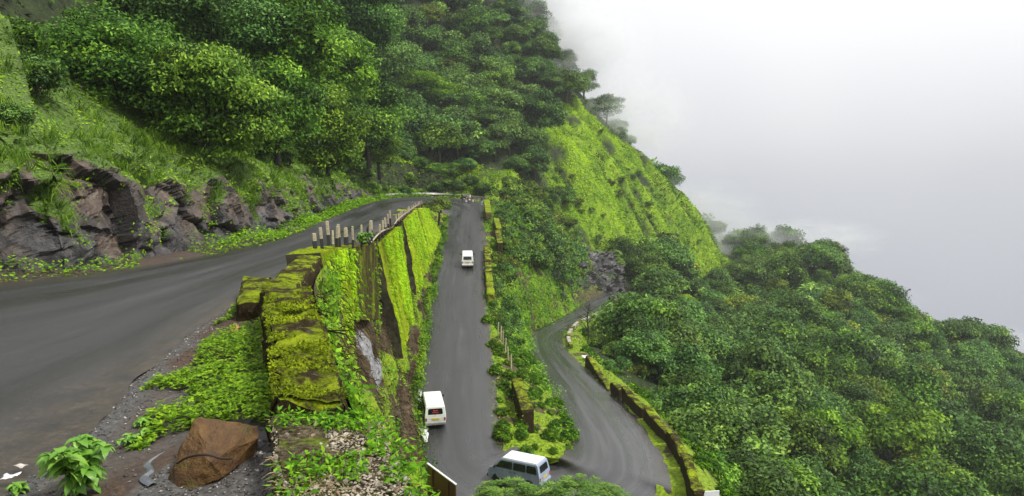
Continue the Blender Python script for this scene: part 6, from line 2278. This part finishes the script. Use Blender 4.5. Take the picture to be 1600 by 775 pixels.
def ribbon(name, pts, widths, mat, zoff, seed=0, **kw):
    Pc = resample(pts, 46)
    W_ = np.interp(np.linspace(0, 1, 46), np.linspace(0, 1, len(widths)), widths)
    T_ = unit(np.gradient(Pc, axis=0))
    S_ = unit(np.cross(T_, np.array([0, 0, 1.0])))
    u_ = np.linspace(-1, 1, 7)
    wn = (fbm(Pc, .5, 4, seed) - .5) * 1.6 + 1
    V_ = Pc[:, None] + S_[:, None] * (W_ * wn)[:, None, None] * u_[None, :, None]
    V_[..., 2] += zoff + .02 * (1 - u_ ** 2)[None]
    return obj(name, mesh_data(name, V_.reshape(-1, 3), grid_faces(46, 7), mat, True), None, **kw)
gut = [np.array(mid(x, y)) + np.array([.74, 0, .04]) for x, y in ((641, 612), (637, 630), (639, 650), (642, 665), (646, 680), (648, 694))]
ribbon("gutter_water", gut, [.12, .22, .36, .30, .26, .08], MAT["foam"], .10, 3, kind="structure")
pud = [on_plane(x, y, *UP) for x, y in ((262, 722), (246, 731), (232, 742), (236, 754), (226, 764), (240, 776))]
ribbon("puddle", pud, [.015, .04, .055, .04, .05, .045], MAT["water"], .118, 5, kind="structure")

paper_m = plain("wet_paper", (.66, .66, .66), .6, var=.2)
def litter(px, py, Y, s, label, seed, mat=paper_m, name="paper_scrap"):
    r_ = np.random.default_rng(seed)
    n_s = 7
    uu_ = np.linspace(-1, 1, n_s)
    A, B = np.meshgrid(uu_, uu_, indexing='ij')
    V_ = np.stack([A * s, B * s * .7, 0 * A], 2).reshape(-1, 3)
    V_[:, 2] = (fbm(V_ / s, .8, 3, seed) - .4) * s * .9
    c_ = at(px, py, Y)
    o = obj(name, mesh_data(name, V_, grid_faces(n_s, n_s), mat, True), None, c_, label=label, cat="litter")
    o.modifiers.new("thickness", 'SOLIDIFY').thickness = .004
    o.rotation_euler = (0, 0, r_.uniform(0, 3))
    return o
z_at = lambda px, py: 3.02 / ((py - 250) / F - .03)
litter(17, 745, 7.1, .08, "crumpled white paper scrap at the road edge by the broad-leaved weed", 3)
litter(33, 727, 7.45, .06, "pale torn wrapper lying between the road and the broad-leaved weed", 4, plain("pale_wrapper", (.45, .40, .36), .5, var=.3))
o = litter(914, 577, 80.0, .45, "white plastic sheet lying by the long low parapet wall", 6, plain("white_plastic", (.75, .76, .80), .4, var=.05), "plastic_sheet")
o.location.z = -14.2 - 8.0 + .45
stk = [at(306, 773, 6.7), at(345, 764, 6.8)]
obj("stick", tubes("stick", [(resample([stk[0] - stk[0], (stk[1] - stk[0]) * .5 + np.array([0, 0, .01]), stk[1] - stk[0]], 5), [.010, .012, .011, .012, .008], 6)], plain("dry_stick", (.22, .17, .11), .8)), None, stk[0], label="dry pale stick lying on the gravel in front of the ochre boulder", cat="stick")

# ---- rubble and weeds on the near parapet end -----------------------------------------
r = np.random.default_rng(61)
top_z = -2.66
rub = []
stone_meshes = [rock_mesh("rubble_stone", [tuple(v_) for v_ in unit(r.normal(0, 1, (11, 3))) * np.array([1, .8, .55]) * r.uniform(.7, 1.1, (11, 1))], plain(f"rubble_{k}", c_, .85, var=.4, scale=5), 1, .05, k)
                for k, c_ in enumerate(((.30, .26, .20), (.16, .13, .10), (.24, .15, .10), (.40, .36, .29)))]
def on_block(n, y0, y1, r_):
    y = r_.uniform(y0, y1, n)
    xl = np.interp(y, [3.2, 7.35], [-1.02, -2.50])
    xr = np.interp(y, [3.2, 7.25], [.0, -1.34])
    x = xl + (xr - xl) * r_.random(n)
    return np.column_stack([x, y, np.full(n, top_z)])
P = on_block(110, 5.2, 7.2, r)
for k, q2 in enumerate(P):
    o = obj("rubble_stone", stone_meshes[k % 4], near_block, q2 - np.array(near_block.location) + np.array([0, 0, .02 + .03 * r.random()]))
    s = r.uniform(.018, .055)
    o.scale = (s, s, s)
    o.rotation_euler = tuple(r.uniform(0, 3, 3))
P = on_block(2600, 4.9, 7.2, r)
pebbles("parapet_rubble", P + np.array([0, 0, .03]), r.uniform(.006, .020, len(P)), stone_meshes[0].materials[0])
P = on_block(1500, 5.2, 7.3, r)
ok = fbm(P, .5, 3, 71) > .47
P = P[ok]
stuff("parapet_straw", blade_mesh("parapet_straw", P + np.array([0, 0, .02]), r.normal(0, 1, P.shape) * np.array([1, 1, .35]) + np.array([0, 0, .25]), r.uniform(.06, .20, len(P)), r.uniform(.006, .014, len(P)), r.normal(.55, .2, len(P)), LEAF["straw"], .5))
P = on_block(5200, 5.0, 7.35, r)
edge_b = np.minimum(np.abs(P[:, 0] - np.interp(P[:, 1], [3.2, 7.35], [-1.02, -2.50])), np.abs(P[:, 0] - np.interp(P[:, 1], [3.2, 7.25], [.0, -1.34])))
ok = fbm(P, .55, 3, 72) + .16 * smoothstep(.25, 0, edge_b) + .12 * smoothstep(6.6, 7.3, P[:, 1]) > .585
P = P[ok]
P[:, 0] += (edge_b[ok] < .12) * r.uniform(-.05, .22, len(P))
P[:, 2] += r.uniform(.0, .12, len(P))
cover("parapet_weeds", P, np.tile([0, 0, 1.0], (len(P), 1)), r.uniform(.04, .10, len(P)), r.normal(.55, .22, len(P)), LEAF["bright"], aspect=.38, droop=.15, r=r)
# moss cushions on the long block
n = 15000
a_ = r.random(n)
b_ = r.random(n)
c0, c1, c2, c3 = (np.array(v_) for v_ in ((-2.56, 7.58, -2.50), (-1.75, 7.58, -2.52), (-4.08, 14.66, -2.58), (-5.0, 14.66, -2.55)))
P = (c0 * (1 - a_)[:, None] + c1 * a_[:, None]) * (1 - b_)[:, None] + (c3 * (1 - a_)[:, None] + c2 * a_[:, None]) * b_[:, None]
den = fbm(P, .55, 4, 73)
ok = den + .12 * smoothstep(.12, 0, np.minimum(a_, 1 - a_)) > .53
P, den = P[ok], den[ok]
cover("parapet_moss", P + np.array([0, 0, .012]), np.tile([0, 0, 1.0], (len(P), 1)), r.uniform(.022, .055, len(P)) * np.clip(P[:, 1] / 9, 1, 1.5), .5 + (den - .55) * 2.2 + r.normal(0, .16, len(P)), LEAF["moss"], aspect=.6, jitter=.8, r=r)
# leafy fringe on both sides of the parapet
n = 5200
y = r.uniform(5.5, 24, n)
xw = np.interp(y, [5.5, 7.5, 14.7, 24], [-1.05, -1.62, -3.95, -6.1])
P = np.column_stack([xw + r.uniform(0, .4, n), y, -2.9 - r.random(n) ** 1.3 * 1.4 - .02 * y])
ok = fbm(P, 1.1, 3, 74) > .50
P = P[ok]
cover("wall_creeper", P, np.tile([.7, -.3, .5], (len(P), 1)), r.uniform(.06, .16, len(P)), r.normal(.5, .22, len(P)), LEAF["bright"], aspect=.45, droop=.4, r=r)

# ---- the broad-leaved weed at the road edge: every big leaf a part ----------------------
def broad_leaf(L, W, seed):
    r_ = np.random.default_rng(seed)
    nL = 9
    V_, F_ = [], []
    for i in range(nL):
        t = i / (nL - 1)
        w_ = W * (math.sin(math.pi * min(1, t * 1.02) ** .72) ** .85) * (1 - .12 * (i % 2))
        x, z = L * t, L * (.18 * math.sin(t * 2.2) - .42 * t * t)
        for s in (-1, -.5, 0, .5, 1):
            V_.append((x - .03 * L * abs(s), s * w_ / 2, z + abs(s) * w_ * .16))
    for i in range(nL - 1):
        for j in range(4): F_.append((i * 5 + j, i * 5 + j + 1, i * 5 + 6 + j, i * 5 + 5 + j))
    return V_, F_


def leaf_detail():
    M = Mat("broad_weed_leaf")
    info = M.t.nodes.new("ShaderNodeObjectInfo")
    n_ = M.noise(9, 4, .6)
    c = M.ramp(M.math('ADD', M.math('MULTIPLY', n_, .5), M.math('MULTIPLY', info.outputs["Random"], .5)), [(.2, (.065, .17, .018)), (.5, (.14, .32, .03)), (.8, (.24, .44, .06))])
    M.bump(M.noise(30, 3), .4, .01)
    M.set(c, .4, spec=.4)
    tr = M.t.nodes.new("ShaderNodeBsdfTranslucent")
    M.link(c, tr.inputs[0])
    mx = M.t.nodes.new("ShaderNodeMixShader")
    mx.inputs[0].default_value = .25
    M.link(M.p.outputs[0], mx.inputs[1])
    M.link(tr.outputs[0], mx.inputs[2])
    M.link(mx.outputs[0], M.out.inputs[0])
    return M.m
MAT["broad_leaf"] = leaf_detail()
lm = []
for k in range(3):
    V_, F_ = broad_leaf(.20, .105 + .015 * k, k)
    lm.append(mesh_data("leaf", V_, F_, MAT["broad_leaf"], True))


def broad_weed(base, n_stem, height, label, seed, leaf_s=1.0, spread=.32):
    r_ = np.random.default_rng(seed)
    e = empty("broad_leaved_weed", base, label, "plant", "broad-leaved weeds on the shoulder")
    for k in range(n_stem):
        a = r_.uniform(0, 6.28)
        lean = spread * r_.uniform(.1, 1)
        h = height * r_.uniform(.6, 1.05)
        S_ = resample([(0, 0, 0), (math.cos(a) * lean * .4, math.sin(a) * lean * .4, h * .6), (math.cos(a) * lean, math.sin(a) * lean, h)], 7)
        obj("stem", tubes("stem", [(S_, np.linspace(.009, .004, 7), 6)], LEAF_STEM), e)
        for i, t in enumerate((2, 3, 4, 5, 6, 6)):
            for s in (0, 1, 2) if t >= 5 else (0, 1):
                o = obj("leaf", lm[int(r_.integers(0, 3))], e, S_[t])
                o.rotation_euler = (r_.normal(0, .2), r_.uniform(-.25, .35), a + i * 1.3 + s * (3.14 if t < 5 else 2.1) + r_.normal(0, .3))
                q2 = leaf_s * r_.uniform(.75, 1.15) * (1.0 if t < 6 else .8)
                o.scale = (q2, q2, q2)
    return e
LEAF_STEM = plain("green_stem", (.09, .16, .03), .6)
bw = on_plane(128, 782, *UP)
broad_weed(bw + np.array([0, 0, .03]), 13, .54, "tall bright broad-leaved weed growing at the edge of the asphalt", 12, 1.0)
bw = on_plane(28, 776, *UP)
broad_weed(bw + np.array([0, 0, .03]), 3, .13, "low broad-leaved weed beside the crumpled white paper", 14, .55, .2)
bw = on_plane(208, 700, *UP)
broad_weed(bw + np.array([0, 0, .03]), 3, .16, "small weed on the bare soil above the puddle", 15, .5, .2)
bw = on_plane(232, 672, *UP)
broad_weed(bw + np.array([0, 0, .03]), 4, .13, "small weed on the bare soil beside the ochre boulder", 16, .5, .25)
pl = at(566, 376, 33.0)
broad_weed(pl - np.array([0, 0, .15]), 6, .55, "leafy plant growing between the guard posts at the wall", 17, 1.6, .45)

# ================================================================== AIR
ZTOP = float(ZG.max()) + 16
ZBOT = float(min(ZG.min(), -90)) - 1.0
bm = bmesh.new()
add_box(bm, ((GX[0] + GX[-1]) / 2, (GY[0] + GY[-1]) / 2, (ZTOP + ZBOT) / 2), (GX[-1] - GX[0] + 40, GY[-1] - GY[0] + 40, ZTOP - ZBOT))
hm = bpy.data.materials.new("haze_air")
hm.use_nodes = True
hm.node_tree.nodes.clear()
ho = hm.node_tree.nodes.new("ShaderNodeOutputMaterial")
hv = hm.node_tree.nodes.new("ShaderNodeVolumePrincipled")
hv.inputs["Color"].default_value = (.93, .96, 1.0, 1)
hv.inputs["Density"].default_value = .00022
hv.inputs["Anisotropy"].default_value = .2
hm.node_tree.links.new(hv.outputs[0], ho.inputs["Volume"])
bm_obj("haze", bm, hm, None, kind="stuff")

# drifting cloud along the crests: soft-edged banks of thicker mist
def mist_bank(c, size, density, seed, tone=.84):
    m = bpy.data.materials.new("mist_air")
    m.use_nodes = True
    t = m.node_tree
    t.nodes.clear()
    o_ = t.nodes.new("ShaderNodeOutputMaterial")
    vo = t.nodes.new("ShaderNodeVolumePrincipled")
    vo.inputs["Color"].default_value = (tone, tone + .01, tone + .03, 1)
    vo.inputs["Anisotropy"].default_value = 0.0
    tcn = t.nodes.new("ShaderNodeTexCoord")
    ln = t.nodes.new("ShaderNodeVectorMath")
    ln.operation = 'LENGTH'
    t.links.new(tcn.outputs["Object"], ln.inputs[0])
    fall = t.nodes.new("ShaderNodeMapRange")
    fall.interpolation_type = 'SMOOTHSTEP'
    fall.inputs["From Min"].default_value, fall.inputs["From Max"].default_value = .98, .25
    t.links.new(ln.outputs["Value"], fall.inputs["Value"])
    nz = t.nodes.new("ShaderNodeTexNoise")
    nz.inputs["Scale"].default_value = 2.6
    nz.inputs["Detail"].default_value = 4
    mp = t.nodes.new("ShaderNodeMapping")
    mp.inputs["Location"].default_value = (seed * 3.7, seed * 1.3, 0)
    t.links.new(tcn.outputs["Object"], mp.inputs[0])
    t.links.new(mp.outputs[0], nz.inputs["Vector"])
    rm = t.nodes.new("ShaderNodeMapRange")
    rm.inputs["From Min"].default_value, rm.inputs["From Max"].default_value = .38, .66
    t.links.new(nz.outputs["Fac"], rm.inputs["Value"])
    m1 = t.nodes.new("ShaderNodeMath")
    m1.operation = 'MULTIPLY'
    t.links.new(fall.outputs[0], m1.inputs[0])
    t.links.new(rm.outputs[0], m1.inputs[1])
    m2 = t.nodes.new("ShaderNodeMath")
    m2.operation = 'MULTIPLY'
    m2.inputs[1].default_value = density
    t.links.new(m1.outputs[0], m2.inputs[0])
    t.links.new(m2.outputs[0], vo.inputs["Density"])
    t.links.new(vo.outputs[0], o_.inputs["Volume"])
    bm_ = bmesh.new()
    bmesh.ops.create_icosphere(bm_, subdivisions=3, radius=1.0)
    o2_ = bm_obj("mist", bm_, m, None, True, kind="stuff")
    o2_.location, o2_.scale = [float(v_) for v_ in c], size
    return o2_
for k_m, (c_m, s_m, d_m) in enumerate(((at(790, -10, 266), (38, 24, 26), .30), (at(880, 70, 260), (34, 22, 22), .22), (at(975, 180, 250), (28, 18, 20), .12),
                                       (at(1080, 330, 250), (30, 16, 14), .10), (at(1160, 390, 244), (30, 16, 12), .24), (at(1270, 375, 250), (30, 14, 9), .12),
                                       (at(1350, 470, 214), (22, 10, 6), .06), (at(1500, 540, 220), (36, 14, 8), .12))):
    mist_bank(c_m, s_m, d_m, k_m + 1, .94 if k_m < 3 else .82)
scene.cycles.volume_step_rate = 4.0
scene.cycles.volume_max_steps = 96
